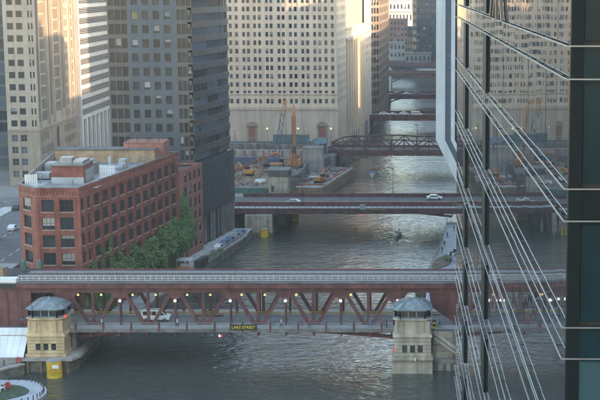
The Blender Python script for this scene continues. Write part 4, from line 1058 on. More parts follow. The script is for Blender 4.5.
# cranes
def lattice(r_, p, q, w_, m, n, nm='boom'):
    p = Vector(p); q = Vector(q); d = (q - p); u = d.normalized(); a = u.cross(Vector((0, 1, 0))).normalized() * w_ / 2; b_ = a.cross(u).normalized() * w_ / 2
    for sa in (-1, 1):
        for sb in (-1, 1): MB().beam(p + a * sa + b_ * sb, q + a * sa * .6 + b_ * sb * .6, .16, .16).build(nm + '_chord', m, r_)
    for i in range(n):
        f0, f1 = i / n, (i + 1) / n; k0, k1 = 1 - .4 * f0, 1 - .4 * f1; s = 1 if i % 2 else -1
        for sb in (-1, 1): MB().beam(p + d * f0 + a * s * k0 + b_ * sb * k0, p + d * f1 - a * s * k1 + b_ * sb * k1, .11, .11).build(nm + '_lacing', m, r_)
        for sa in (-1, 1): MB().beam(p + d * f0 + a * sa * k0 + b_ * s * k0, p + d * f1 + a * sa * k1 - b_ * s * k1, .11, .11).build(nm + '_lacing', m, r_)
c1 = thing('crawler_crane', 'blue lattice boom crane with orange tip on the building site', 'crane', (-48, 472, 7))
lattice(c1, (-49.0, 472, 9), (-46.4, 472, 25.5), 1.7, 'crane_blue', 13)
lattice(c1, (-46.4, 472, 25.5), (-45.7, 472, 29.2), 1.1, 'orange', 3, 'tip')
MB().box(-46.3, -45.0, 471.5, 472.5, 28.9, 29.8).build('boom_head', 'orange', c1)
MB().box(-52, -47.5, 470, 474, 8.2, 10.4).build('cab_house', 'crane_blue', c1); MB().box(-47.5, -46.2, 470, 471.6, 8.2, 10.2).build('cab', 'car_glass', c1)
for y in (469.2, 473.4): MB().box(-53, -46.4, y, y + 1.2, 7.0, 8.15).build('crawler_track', 'rubber', c1)
for dx in (.3, -.2): MB().cyl((-45.3 + dx, 471.4, 29), (-45.4 + dx, 471.4, 12), .04, .04, 5).build('hoist_rope', 'dark_steel', c1)
c2 = thing('drilling_rig', 'tall orange drilling mast on the building site', 'drill rig', (-42.5, 470, 7))
MB().box(-42.9, -42.1, 469.6, 470.4, 9.0, 26.2).build('mast', 'orange', c2)
MB().loft([rect(-42.5, 470, .55, .55, 26.2), rect(-42.5, 470, .15, .15, 28.6)]).build('mast_head', 'orange', c2)
for s in (-1, 1):
    MB().beam((-42.5 + s * 1.5, 469, 7.1), (-42.5 + s * .3, 470, 14), .3, .3).build('brace', 'orange', c2)
    MB().box(-42.5 + s * .55 - .1, -42.5 + s * .55 + .1, 469.2, 469.5, 8.5, 25).build('leader_rail', 'rust', c2)
MB().box(-42.9, -42.1, 468.9, 469.55, 12.5, 14.6).build('drill_head', 'dark_steel', c2)
MB().box(-44, -40.5, 469.5, 474, 7.9, 9.8).build('body', 'orange', c2)
for x in (-44.6, -40.9): MB().box(x, x + 1, 468.6, 474.5, 7.0, 7.88).build('crawler_track', 'rubber', c2)
c3 = thing('concrete_pump', 'long red boom reaching over the earth from the second bridge', 'pump boom', (-58, 428, 7))
bp3 = [(-61.3, 426, 8.5), (-57.6, 430, 11.2), (-51.0, 436, 14.2), (-45.2, 442, 15.4)]
for i in range(3): MB().beam(bp3[i], bp3[i + 1], .5 - .08 * i, .6 - .1 * i).build('boom_section', 'rust', c3)
MB().box(-47.2, -44.8, 441.6, 442.4, 15.2, 15.75).build('boom_tip', 'orange', c3)
MB().loft([rect(-62.3, 425.5, 1.2, 1.0, 7.0, .2), rect(-62.3, 425.5, 1.0, .9, 10.2, .3), rect(-62.3, 425.5, .5, .5, 11.0, .15)]).build('turret', 'pale_metal', c3)
for x in (-63.2, -61.4): MB().box(x - .12, x + .12, 424.4, 424.6, 6.9, 12).build('support_post', 'green_paint', c3)
def excavator(loc, rz, label):
    r_ = thing('excavator', label, 'excavator', (0, 0, 0), 'yellow orange diggers on the building site')
    for y in (-1.3, .7): MB().loft([[(x, y, z) for x, z in ((-1.8, .2), (-1.5, 0), (1.5, 0), (1.8, .2), (1.8, .6), (1.5, .8), (-1.5, .8), (-1.8, .6))], [(x, y + .6, z) for x, z in ((-1.8, .2), (-1.5, 0), (1.5, 0), (1.8, .2), (1.8, .6), (1.5, .8), (-1.5, .8), (-1.8, .6))]]).build('crawler_track', 'rubber', r_)
    MB().box(-1.9, 1.1, -1.2, 1.2, .95, 2.1).build('body', 'orange', r_)
    MB().box(.1, 1.4, -1.2, -.1, 2.11, 3.0).box(.1, 1.35, -1.15, -.15, 1.9, 2.1).build('cab', 'car_glass', r_)
    MB().beam((1.1, .3, 1.6), (3.4, .3, 4.4), .4, .5).build('boom', 'orange', r_)
    MB().beam((3.3, .3, 4.4), (4.8, .3, 2.0), .3, .4).build('stick', 'orange', r_)
    MB().plate([(4.5, 2.1), (5.2, 2.0), (5.0, 1.1), (4.3, 1.2)], -.2, .8).build('bucket', 'dark_steel', r_)
    r_.location = loc; r_.rotation_euler = (0, 0, rz); return r_
excavator((-55.5, 449, 7.3), R(160), 'yellow orange digger left of the concrete block house')
excavator((-33.2, 460, 3.4), R(60), 'yellow orange digger near the red quay barrier')
rr = random.Random(5)
for i, (m, col_n, x, y) in enumerate((('rust', 'rust brown', -60, 440), ('orange', 'orange', -44, 482), ('white_paint', 'white', -50, 434), ('concrete', 'grey concrete', -45.5, 447), ('blue_paint', 'blue', -58, 462), ('wood', 'brown timber', -64, 434), ('brick_tan', 'tan', -46.5, 487), ('dark_steel', 'dark steel', -52, 456), ('green_paint', 'green', -62, 486))):
    o = thing('material_pile', 'small %s pile of building material lying on the earth of the site' % col_n, 'material', (x, y, 7.1), 'piles of building material')
    for k in range(4):
        w_, h_ = rr.uniform(1.2, 3.0), rr.uniform(.3, 1.0); x_ = x + rr.uniform(-.6, .6)
        MB().box(x_ - w_ / 2, x_ + w_ / 2, y + k * .6, y + k * .6 + .5, 7.0, 7.4 + h_).build('bundle', m, o)
db = MB()
for i in range(900):
    x, y = rr.uniform(-72, -28), rr.uniform(428, 500)
    low = x > -40.5
    if low and (y < 452 or x > -32.6 + (y - 450.5) * .164): continue
    a = rr.uniform(0, pi); L = rr.choice((.4, .6, 1.0, 2.2, 3.6)); w_ = rr.uniform(.08, .5) if L < 2 else rr.uniform(.06, .18); h_ = rr.uniform(.05, .6)
    z = (3.4 if low else 7.15) + rr.uniform(0, .45)
    db.beam((x, y, z), (x + cos(a) * L, y + sin(a) * L, z + rr.uniform(-.05, .3)), w_, h_, rr.choice((0, 0, 0, 1, 1, 2, 3, 4, 5)))
struct(db.build('debris', ['concrete', 'wood', 'rust', 'roof_tar', 'duct_metal', 'brick_tan'], fix=False), 'stuff')

# ================================================================== VEHICLES
def car(loc, rz, paint, label, van=False, name='parked_car', group=None):
    r_ = thing(name, label, 'van' if van else 'car', (0, 0, 0), group)
    L_, W_, H_ = (5.3, 2.0, 2.15) if van else (4.5, 1.8, 1.45)
    h = L_ / 2
    if van: prof = [(-h, .35), (h, .35), (h + .02, .95), (h - .75, 1.2), (h - 1.45, H_ - .12), (h - 1.8, H_), (-h + .15, H_), (-h, H_ - .2)]
    else: prof = [(-h, .32), (h, .32), (h + .02, .68), (h - .9, .9), (h - 1.55, H_ - .06), (h - 1.9, H_), (-h + 1.2, H_), (-h + .45, .98), (-h, .9)]
    hw = W_ / 2
    top = lambda z: hw * (1 - .16 * max(0, (z - .9)) / (H_ - .9))
    MB().loft([[(x, -top(z), z) for x, z in prof], [(x, top(z), z) for x, z in prof]]).build('body', paint, r_)
    for s in (-1, 1):
        g = [(x, z) for x, z in ([(h - 1.0, 1.2), (h - 1.55, H_ - .22), (h - 2.3, H_ - .22), (h - 2.3, 1.2)] if van else [(h - 1.12, .92), (h - 1.62, H_ - .12), (0.05, H_ - .12), (.05, .92)])]
        g2 = [(x, z) for x, z in ([(h - 2.42, 1.2), (h - 2.42, H_ - .22), (-h + .3, H_ - .22), (-h + .3, 1.2)] if van else [(-.05, .92), (-.05, H_ - .12), (-h + 1.25, H_ - .12), (-h + .75, .95)])]
        for gg in (g, g2):
            MB().loft([[(x, s * (top(z) + .012), z) for x, z in gg], [(x, s * (top(z) - .05), z) for x, z in gg]]).build('side_window', 'car_glass', r_)
    e = .02
    ws = ([(h - .80, 1.22), (h - 1.42, H_ - .16)] if van else [(h - .98, .92), (h - 1.55, H_ - .09)])
    MB().hexa([(ws[0][0] + e, -hw * .86, ws[0][1] + e), (ws[0][0] + e, hw * .86, ws[0][1] + e), (ws[0][0] - .06, hw * .86, ws[0][1] - .03), (ws[0][0] - .06, -hw * .86, ws[0][1] - .03),
               (ws[1][0] + e, -hw * .8, ws[1][1] + e), (ws[1][0] + e, hw * .8, ws[1][1] + e), (ws[1][0] - .06, hw * .8, ws[1][1]), (ws[1][0] - .06, -hw * .8, ws[1][1])]).build('windscreen', 'car_glass', r_)
    for x in (-h + .9, h - .9):
        for s in (-1, 1):
            wl2 = MB().cyl((x, s * (hw - .2), .33), (x, s * (hw + .015), .33), .33, .33, 14).build('wheel', 'rubber', r_)
            MB().cyl((x, s * (hw + .016), .33), (x, s * (hw + .03), .33), .19, .17, 10).build('rim', 'chrome', wl2)
    for s in (-1, 1):
        MB().box(h - .1, h + .035, s * .6 - .16, s * .6 + .16, .66, .82).build('headlight', 'white_paint', r_)
        MB().box(-h - .02, -h + .06, s * .68 - .12, s * .68 + .12, .7, .9).build('tail_light', 'lamp_red' if False else 'red_paint', r_)
    r_.location = loc; r_.rotation_euler = (0, 0, rz); return r_
car((-49.4, 255.6, ZD), 0, 'car_white', 'white passenger van driving on the lower bridge deck', van=True, name='van')
car((-36.2, 393.5, 6.98), pi, 'car_silver', 'silver grey car on the second bridge by the concrete block house', name='car')
car((4.2, 402.0, 6.98), 0, 'car_white', 'white car at the right end of the second bridge', name='car')
car((-104.0, 352, 6.915), R(90), 'car_white', 'white car on the street left of the red loft building', name='car')
car((-112.0, 384, 6.915), R(90), 'car_black', 'black car farther up the street left of the red loft building', name='car')
car((-107.5, 391, 6.93), 0, 'car_black', 'black car crossing the junction at the end of the left street', name='car')
for i, x in enumerate((-17, -12.6, -7.5, -1.5)):
    car((x, 654.5 if i % 2 else 660, 7.0), 0, 'car_white', ['white car leftmost on the fourth bridge', 'white car second from the left on the fourth bridge', 'white car third from the left on the fourth bridge', 'white van at the right of the fourth bridge'][i], van=(i == 3), name='car', group='white vehicles on the fourth bridge')
for i in range(4):
    car((-18 + i * 5.5, 776 + (i % 2) * 6, 7.0), 0, ('car_silver', 'car_black', 'car_silver', 'car_black')[i], '%s car on the fifth bridge, %s from the left' % (('silver', 'black', 'silver', 'black')[i], ('first', 'second', 'third', 'fourth')[i]), name='car', group='cars on the fifth bridge')
for i in range(5):
    car((-51.0 + i * .72, 349.5 + i * 5.2, 2.4), R(80), ('car_white', 'car_blue', 'car_blue', 'car_silver', 'car_blue')[i], '%s car parked on the quay by the dark louvred podium, %s from the trees' % (('white', 'blue', 'blue', 'silver', 'blue')[i], ('first', 'second', 'third', 'fourth', 'fifth')[i]), group='cars parked along the quay')
# quay railing and kiosk
qr = thing('quay_railing', 'grey railing along the quay below the red loft building', 'railing', (-52, 340, 2.4))
qp = [(-60.9, 268), (-56.6, 300), (-52.7, 329), (-49.9, 349), (-46.9, 369.5)]
for i in range(len(qp) - 1):
    for z in (2.95, 3.45): MB().beam((*qp[i], z), (*qp[i + 1], z), .1, .1).build('rail', 'rail_grey', qr)
    for k in range(8):
        x, y = qp[i][0] + (qp[i + 1][0] - qp[i][0]) * k / 8, qp[i][1] + (qp[i + 1][1] - qp[i][1]) * k / 8
        MB().box(x - .05, x + .05, y - .05, y + .05, 2.4, 3.45).build('post', 'rail_grey', qr)
    MB().beam((qp[i][0] + .35, qp[i][1], 2.2), (qp[i + 1][0] + .35, qp[i + 1][1], 2.2), .5, .5).build('kerb_beam', 'concrete', qr)
ks = thing('kiosk', 'white topped kiosk with orange counter on the quay below the trees', 'kiosk', (-54.8, 324, 2.4))
MB().box(-57.2, -53.6, 322, 325.5, 4.9, 5.1).build('roof', 'white_paint', ks)
for x in (-57, -53.8):
    for y in (322.2, 325.2): MB().box(x - .07, x + .07, y - .07, y + .07, 2.4, 4.9).build('post', 'white_paint', ks)
MB().box(-57, -53.8, 322.0, 322.4, 2.4, 3.5).build('counter', 'orange', ks)
MB().box(-56.4, -54.4, 323.2, 324.6, 2.4, 4.0).build('fridge', 'white_paint', ks)
MB().hexa([(-53.4, 324.5, 2.4), (-51.9, 324.5, 2.4), (-51.0, 331, 2.4), (-52.4, 331, 2.4), (-53.4, 324.5, 4.4), (-51.9, 324.5, 4.4), (-51.0, 331, 4.4), (-52.4, 331, 4.4)]).build('screen_wall', 'frame_dark', ks)

# ================================================================== BOATS
def boat(loc, rz, s, label, cabin):
    r_ = thing('boat', label, 'boat', (0, 0, 0))
    st_ = [(-1.0, .85), (-.5, 1.), (.1, .95), (.6, .65), (.9, .25), (1.0, .03)]
    ring_ = lambda k, z, f: [(x * 3.4 * f, y * 1.15 * k, z + (.25 if x > .5 else 0) * (z > .3)) for x, y in st_] + [(x * 3.4 * f, -y * 1.15 * k, z + (.25 if x > .5 else 0) * (z > .3)) for x, y in reversed(st_)]
    MB().loft([ring_(.75, -.2, .92), ring_(1., .75, 1.), ring_(.9, .78, .98), ring_(.86, .5, .95)]).build('hull', 'car_white', r_)
    if cabin:
        MB().loft([rect(-.2, 0, 1.3, .8, .6), rect(-.3, 0, 1.1, .7, 1.3)]).build('cabin', 'white_paint', r_)
        MB().loft([rect(-.22, 0, 1.27, .83, .85), rect(-.28, 0, 1.18, .78, 1.15)]).build('cabin_window', 'car_glass', r_)
        MB().box(-1.8, .9, -.85, .85, 1.55, 1.63).build('canopy', 'cloth_blue', r_)
        for x in (-1.7, .8):
            for y in (-.75, .75): MB().box(x - .03, x + .03, y - .03, y + .03, .7, 1.55).build('canopy_post', 'chrome', r_)
    else:
        MB().box(-1.6, .6, -.75, .75, .5, .62).build('bench', 'cloth_navy', r_)
        MB().hexa([(.7, -.7, .6), (.7, .7, .6), (.75, .7, .6), (.75, -.7, .6), (.45, -.6, 1.2), (.45, .6, 1.2), (.5, .6, 1.2), (.5, -.6, 1.2)]).build('windscreen', 'car_glass', r_)
        MB().box(-3.7, -3.3, -.25, .25, .2, 1.1).build('outboard_motor', 'black', r_)
    r_.location = loc; r_.rotation_euler = (0, 0, rz); r_.scale = (s, s, s); return r_
boat((-6.2, 383.0, .05), R(-97), .85, 'small dark open motor boat on the river before the second bridge', False)
boat((-17.2, 501, .05), R(-85), .95, 'small white cabin boat on the river beyond the second bridge', True)
bt3 = boat((8.6, 340.5, 3.0), R(70), .9, 'white boat laid up on the right bank promenade', False)
MB().box(8.0, 9.2, 338.8, 342.0, 3.0, 3.3).build('hull_cradle', 'dark_steel', bt3) if False else None
# wake of the open boat: a slightly raised V of broken water
wk = MB()
rr = random.Random(11)
for s in (-1, 1):
    for i in range(60):
        f = i / 60; x = -6.2 + s * (.8 + 17 * f) - 6 * f; y = 381 - 44 * f
        if x < -44 or x > 1: continue
        a = rr.uniform(.8, 1.8); h_ = .075 * (1 - .5 * f); x += rr.uniform(-.7, .7)
        wk.face([(x - a, y - .35, .01), (x + a, y - .6, .01), (x + a, y - .1, h_), (x - a, y + .1, h_)]); wk.face([(x - a, y + .1, h_), (x + a, y - .1, h_), (x + a, y + .7, .01), (x - a, y + .6, .01)])
struct(wk.build('boat_wake', 'water'), 'stuff')

# ================================================================== PEOPLE
def person_mesh(step, key, top, legs, hair='hair'):
    J = {'pelvis': (0, 0, .95, .15), 'chest': (0, .0, 1.28, .17), 'neck': (0, 0, 1.47, .065), 'head': (0, -.02, 1.60, .095), 'crown': (0, -.01, 1.70, .085)}
    E_ = [('pelvis', 'chest'), ('chest', 'neck'), ('neck', 'head'), ('head', 'crown')]
    for s, sd_ in ((-1, 'l'), (1, 'r')):
        k = step * s
        J['hip' + sd_] = (s * .09, 0, .88, .10); J['knee' + sd_] = (s * .10, -.12 * k - .03, .49, .07); J['ank' + sd_] = (s * .10, -.26 * k + (.06 if k < 0 else 0), .09, .05); J['toe' + sd_] = (s * .11, -.26 * k - .15, .05, .045)
        J['sh' + sd_] = (s * .19, 0, 1.40, .07); J['elb' + sd_] = (s * .25, .12 * k, 1.13, .05); J['wri' + sd_] = (s * .25, .20 * k - .08, .90, .035); J['hand' + sd_] = (s * .25, .22 * k - .12, .81, .04)
        E_ += [('pelvis', 'hip' + sd_), ('hip' + sd_, 'knee' + sd_), ('knee' + sd_, 'ank' + sd_), ('ank' + sd_, 'toe' + sd_), ('chest', 'sh' + sd_), ('sh' + sd_, 'elb' + sd_), ('elb' + sd_, 'wri' + sd_), ('wri' + sd_, 'hand' + sd_)]
    names = list(J); me = bpy.data.meshes.new('person')
    me.from_pydata([J[n][:3] for n in names], [(names.index(a), names.index(c)) for a, c in E_], [])
    ob = bpy.data.objects.new('person', me); COL.objects.link(ob)
    sk = ob.modifiers.new('s', 'SKIN'); sk.use_smooth_shade = True
    for i, n in enumerate(names):
        me.skin_vertices[0].data[i].radius = (J[n][3], J[n][3] * (.72 if n in ('pelvis', 'chest') else 1)); me.skin_vertices[0].data[i].use_root = (n == 'pelvis')
    sub = ob.modifiers.new('d', 'SUBSURF'); sub.levels = 1; sub.render_levels = 1
    dg = bpy.context.evaluated_depsgraph_get(); out = bpy.data.meshes.new_from_object(ob.evaluated_get(dg)); bpy.data.objects.remove(ob)
    out.name = 'person'; out.materials.clear()
    for m in (legs, top, 'skin', hair, 'cloth_black'): out.materials.append(M[m])
    for p in out.polygons:
        z = p.center.z; x = abs(p.center.x); y = p.center.y
        if z > 1.66 or (z > 1.55 and y > .02): p.material_index = 3
        elif z > 1.47: p.material_index = 2
        elif x > .21 and z < .93: p.material_index = 2
        elif z > .94 or (x > .2): p.material_index = 1
        elif z > .11: p.material_index = 0
        else: p.material_index = 4
        p.use_smooth = True
    return out
PM = {}
def person(x, y, z, rz, step, top, legs, label, group=None):
    k = (step, top, legs)
    if k not in PM: PM[k] = person_mesh(step, k, top, legs)
    o = put('person', PM[k], None, (x, y, z), rz); tag(o, label, 'person', group); return o
ppl = [(-26.9, 251.0, 'cloth_blue', 'cloth_grey', 'person in a blue top behind the railing, nearest the name board'), (-25.4, 249.6, 'cloth_white', 'cloth_navy', 'person in white top and navy trousers walking by the bridge railing'),
       (-21.8, 251.0, 'cloth_grey', 'cloth_black', 'person in a grey top walking at mid bridge'), (-20.2, 249.6, 'cloth_red', 'cloth_navy', 'person in red top and navy trousers on the bridge sidewalk'),
       (-9.2, 250.4, 'cloth_blue', 'cloth_blue', 'person all in blue walking near the grey bridge house'), (-6.7, 251.1, 'cloth_red', 'cloth_grey', 'person in a red top near the grey bridge house'),
       (-6.1, 249.6, 'cloth_black', 'cloth_black', 'person in black beside the grey bridge house'), (-44.5, 250.0, 'cloth_white', 'cloth_black', 'person in white top and black trousers below the van'), (-58.4, 250.2, 'cloth_white', 'cloth_grey', 'person in white top walking near the yellow bridge house')]
for i, (x, y, a, c, lab) in enumerate(ppl): person(x, y, ZD + .12, R(90 if i % 2 else -90), .8 if i % 3 else .45, a, c, lab, 'people walking over the bridge')
person(3.6, 250.2, 7.1, R(80), .7, 'cloth_blue', 'cloth_navy', 'person in a blue top on the pale pavement right of the grey bridge house')
for i, (x, y) in enumerate(((6.2, 350), (7.2, 362), (10.6, 330), (9.2, 372), (5.5, 342))):
    person(x, y, 3.0, R(40 * i), .5, ('cloth_black', 'cloth_navy')[i % 2], 'cloth_black', ['person in black at the river rail of the right promenade', 'person in navy halfway up the right promenade', 'person in black beyond the laid up boat', 'person in navy at the top of the right promenade', 'person in black at the bend of the right promenade'][i], 'people on the right promenade')
for i, (x, y) in enumerate(((-66.2, 466), (-64.8, 467), (-52.8, 445), (-67.0, 468), (-45.0, 455))):
    person(x, y, 7.3, R(60 * i), .4, 'cloth_hiviz', 'cloth_navy', ['worker in yellow vest at the left of the blue skip, in front', 'worker in yellow vest nearest the blue skip', 'worker in yellow vest on the earth under the red boom', 'worker in yellow vest next to the dark tower', 'worker in yellow vest behind the concrete block house'][i], 'workers in yellow vests')
person(-31.4, 453.0, 3.2, R(20), .3, 'cloth_white', 'cloth_navy', 'person in white at the corner of the red barrier')

# ================================================================== PLANTS
def leaf_cloud(ells, n, size, rr, m):
    b = MB()
    for (cx, cy, cz, rx, ry, rz_) in ells:
        vol = rx * ry * rz_
        for _ in range(int(n * vol ** .67)):
            while True:
                u, v, w_ = rr.uniform(-1, 1), rr.uniform(-1, 1), rr.uniform(-1, 1); q = u * u + v * v + w_ * w_
                if .3 < q < 1: break
            k = 1 + rr.uniform(-.12, .2)
            p = Vector((cx + u * rx * k, cy + v * ry * k, cz + w_ * rz_ * k)); s = size * rr.uniform(.6, 1.4)
            a = Vector((rr.gauss(0, 1), rr.gauss(0, 1), rr.gauss(0, .6))).normalized(); c = a.orthogonal().normalized()
            b.face([p - a * s - c * s * .1, p - c * s * .55, p + a * s, p + c * s * .55])
    return b
def tree(x, y, z, h, r, label, seed, m='leaf', group='trees on the quay', name='tree'):
    rr = random.Random(seed); r_ = thing(name, label, 'tree', (x, y, z), group)
    tk_ = MB(); tk_.cyl((x, y, z), (x + .1, y, z + h * .5), .22, .15, 8); tips = []
    tk_.cyl((x + .1, y, z + h * .5), (x, y + .1, z + h * .85), .15, .05, 6)
    for i in range(6):
        a = i * 1.05 + rr.random(); zz = z + h * rr.uniform(.3, .55); e = (x + cos(a) * r * .7, y + sin(a) * r * .7, zz + h * rr.uniform(.12, .3))
        tk_.cyl((x, y, zz), e, .09, .03, 5); tips.append(e)
    tk_.build('trunk', 'bark', r_)
    ells = [(t_[0] + rr.uniform(-.3, .3), t_[1], t_[2], r * rr.uniform(.38, .55), r * rr.uniform(.38, .55), h * rr.uniform(.12, .2)) for t_ in tips]
    ells += [(x + rr.uniform(-.3, .3) * r, y + rr.uniform(-.3, .3) * r, z + h * f, r * k, r * k, h * .16) for f, k in ((.5, .62), (.66, .72), (.80, .56), (.90, .3))]
    o = leaf_cloud(ells, 130, .27, rr, m).build('crown', m, r_, fix=False); return r_
spots = [(-63.0, 289, 11.0, 2.8, 'leafy tree against the corner end of the red loft building'), (-61.0, 296, 11.2, 3.4, 'leafy tree second from the corner of the red loft building'), (-59.6, 304, 11.2, 3.5, 'leafy tree in the middle of the row below the red loft building'),
         (-58.2, 311.5, 11.6, 3.6, 'broad leafy tree left of the kiosk'), (-57.0, 319.0, 12.6, 3.7, 'largest leafy tree right behind the kiosk'), (-56.2, 326.0, 11.0, 3.0, 'leafy tree at the end of the row by the pink building')]
for i, (x, y, h, r, lab) in enumerate(spots): tree(x, y, 2.4, h, r, lab, 20 + i)
tree(-56.2, 331.8, 2.4, 17.0, 1.9, 'tall narrow tree before the pink brick building', 41, 'leaf_ivy', None, 'columnar_tree')
def ivy(a, c, z0, z1, dens, label, seed, ev=.7):
    rr = random.Random(seed); d, L = unit(a, c); n = (d[1], -d[0]); b = MB(); prof_ = [rr.uniform(.45, 1) for _ in range(12)]
    for _ in range(int(dens * L * (z1 - z0))):
        u = rr.uniform(0, L); f = rr.random() ** 1.3; z = z0 + (z1 - z0) * f * prof_[int(u / L * 11.99)]
        p = Vector((a[0] + d[0] * u + n[0] * rr.uniform(.05, .35), a[1] + d[1] * u + n[1] * rr.uniform(.05, .35), z)); s = .2 * rr.uniform(.6, 1.4)
        q = Vector((rr.gauss(0, 1), rr.gauss(0, 1), rr.gauss(0, 1))).normalized(); c_ = q.orthogonal().normalized()
        b.face([p - q * s, p - c_ * s * .6, p + q * s, p + c_ * s * .6])
    o = b.build('ivy', 'leaf_ivy', fix=False); tag(o, label, 'ivy'); o['kind'] = 'stuff'; return o
d, L = unit(P[2], P[3]); AT = lambda u: (P[2][0] + d[0] * u, P[2][1] + d[1] * u)
ivy(AT(.5), AT(17), 2.4, 17.5, 34, 'bright green ivy climbing the river wall of the red loft building', 3)
ivy(AT(50), AT(58.5), 2.4, 16, 28, 'green ivy at the far corner of the red loft building', 9)
def shrub(x, y, z, r, h, label, seed, group='shrubs on the quay', m='leaf_ivy'):
    rr = random.Random(seed); r_ = thing('shrub', label, 'shrub', (x, y, z), group)
    b = MB()
    for i in range(5): b.cyl((x, y, z), (x + rr.uniform(-.6, .6) * r, y + rr.uniform(-.6, .6) * r, z + h * .7), .04, .02, 5)
    b.build('stem', 'bark', r_); leaf_cloud([(x + rr.uniform(-.4, .4) * r, y + rr.uniform(-.4, .4) * r, z + h * rr.uniform(.4, .65), r * .8, r * .8, h * .45) for _ in range(3)], 80, .17, rr, m).build('foliage', m, r_, fix=False)
for i, (x, y) in enumerate(((-51.3, 336), (-50.8, 340), (-50.1, 344), (-52.3, 333))): shrub(x, y, 2.4, 1.2, 1.5, 'bright green shrub by the quay rail, %s from the kiosk' % ('second', 'third', 'fourth', 'first')[i], 60 + i)
for i, (x, y) in enumerate(((12.6, 366), (12.0, 358), (11.6, 348), (12.5, 377), (12.2, 333), (6.6, 331.2), (11.8, 322), (12.4, 312))): shrub(x, y, 3.0, 1.6, 1.7, 'low shrub in the planting bed of the right promenade, %s from the far end' % ('second', 'third', 'fourth', 'first', 'fifth', 'sixth', 'seventh', 'eighth')[i], 80 + i, 'shrubs on the right promenade', 'leaf')
struct(MB().prism([(10.8, 345), (13.8, 345), (13.8, 384), (11.5, 384)], 3.0, 3.25).build('planting_bed', 'lawn'))
struct(MB().prism(smooth_poly([(3.0, 322), (6.5, 326), (7.4, 333), (5.2, 336), (3.6, 331)]), 3.0, 3.2).build('planting_bed', 'dirt'))
pr = thing('promenade_railing', 'thin dark railing along the right bank promenade', 'railing', (4, 345, 3))
pq = [(1.2, 300), (2.5, 323), (5.1, 345), (7.7, 385.5)]
for i in range(3):
    MB().beam((*pq[i], 4.05), (*pq[i + 1], 4.05), .08, .08).build('rail', 'dark_steel', pr)
    for k in range(10):
        x, y = pq[i][0] + (pq[i + 1][0] - pq[i][0]) * k / 10, pq[i][1] + (pq[i + 1][1] - pq[i][1]) * k / 10
        MB().box(x - .04, x + .04, y - .04, y + .04, 3, 4.05).build('post', 'dark_steel', pr)
for i, (x, y) in enumerate(((4.6, 341), (5.6, 352), (6.6, 366))):
    r_ = thing('lamp_post', 'slim grey lamp post on the right promenade, %s from the railway bridge' % ('first', 'second', 'third')[i], 'lamp', (x + .4, y, 3), 'lamp posts on the right promenade')
    MB().cyl((x + .4, y, 3), (x + .4, y, 8.5), .08, .05, 6).build('pole', 'frame_pale', r_); MB().box(x - .3, x + .45, y - .06, y + .06, 8.45, 8.55).build('arm', 'frame_pale', r_)
dk = thing('landing_stage', 'brown wedge shaped timber landing at the foot of the right promenade', 'landing', (.5, 312, 0))
for i in range(9): MB().box(-1.2 + i * .02, 2.2, 309 + i * 1.1, 309 + i * 1.1 + 1.0, 1.4, 1.6).build('plank', 'wood', dk)
MB().box(-1.0, 2.2, 309.2, 318.6, -1, 1.39).build('crib', 'wood', dk); MB().box(-.6, .4, 309.6, 310.8, 1.61, 2.9).build('locker', 'red_paint', dk)

# ================================================================== ELEVATED RAILWAY AND CLUTTER AT THE LEFT
el = thing('elevated_railway', 'elevated railway station deck running off at the left of the railway bridge', 'viaduct', (-90, 257.8, 7))
MB().box(-130, -74.1, 250.8, 265, 14.2, 15.0).build('deck', 'track_dark', el)
MB().box(-130, -80.1, 250.2, 250.78, 13.4, 15.2).build('edge_girder', 'maroon', el)
for y in (251.2, 252.2): MB().box(-130, -74.1, y, y + .8, 15.01, 15.1).build('plank_walk', 'concrete', el)
for x in (-84, -96, -108):
    for y in (252, 263): MB().box(x - .4, x + .4, y - .4, y + .4, 6.9, 14.19).build('column', 'maroon', el)
MB().box(-78.4, -74.2, 251.6, 253.6, 15.12, 15.8).build('white_slab', 'white_membrane', el)
MB().box(-79.5, -77.4, 254.5, 257, 15.1, 17.0).build('cabin', 'brick_tan', el)
MB().box(-84, -80, 255, 260, 15.1, 18.4).build('cabin', 'concrete_dark', el); MB().box(-84.3, -79.8, 254.7, 260.3, 18.41, 18.7).build('cabin_roof', 'roof_gravel', el)
for i, x in enumerate((-75.6, -72.6)):
    o = MB().cyl((x, 262.0, 15.1), (x, 262.0, 17.0), .4, .4, 10).cyl((x, 262, 17.0), (x, 262, 17.4), .4, .1, 10).build('signal_post', 'green_paint'); tag(o, ['stubby green signal post at the left end of the bridge railway', 'stubby green signal post second from the left on the railway'][i], 'signal', 'green signal posts')
wr = thing('road_viaduct', 'grey concrete road ramp with parapet behind the elevated railway at the left', 'viaduct', (-100, 290, 7))
MB().hexa([(-130, 276, 6.95), (-83.6, 276, 6.95), (-83.6, 284, 6.95), (-130, 284, 6.95), (-130, 276, 12.0), (-86, 276, 9.8), (-86, 284, 9.8), (-130, 284, 12.0)]).build('deck', 'asphalt', wr) if False else None
for y0_, z0_ in ((271.5, 12.2), (296, 8.4)):
    MB().hexa([(-130, y0_ + 0, 6.95), (-84, y0_ + 8, 6.95), (-84, y0_ + 8.6, 6.95), (-130, y0_ + .6, 6.95), (-130, y0_, z0_), (-84, y0_ + 8, z0_), (-84, y0_ + 8.6, z0_), (-130, y0_ + .6, z0_)]).build('parapet', 'concrete_dark', wr)
MB().hexa([(-130, 272.2, 8), (-84, 280.2, 8), (-84, 288, 8), (-130, 288, 8), (-130, 272.2, 11.3), (-84, 280.2, 11.3), (-84, 288, 11.3), (-130, 288, 11.3)]).build('deck', 'bridge_road', wr)
slp = [(-103, 328), (-105, 345), (-114.6, 370)]
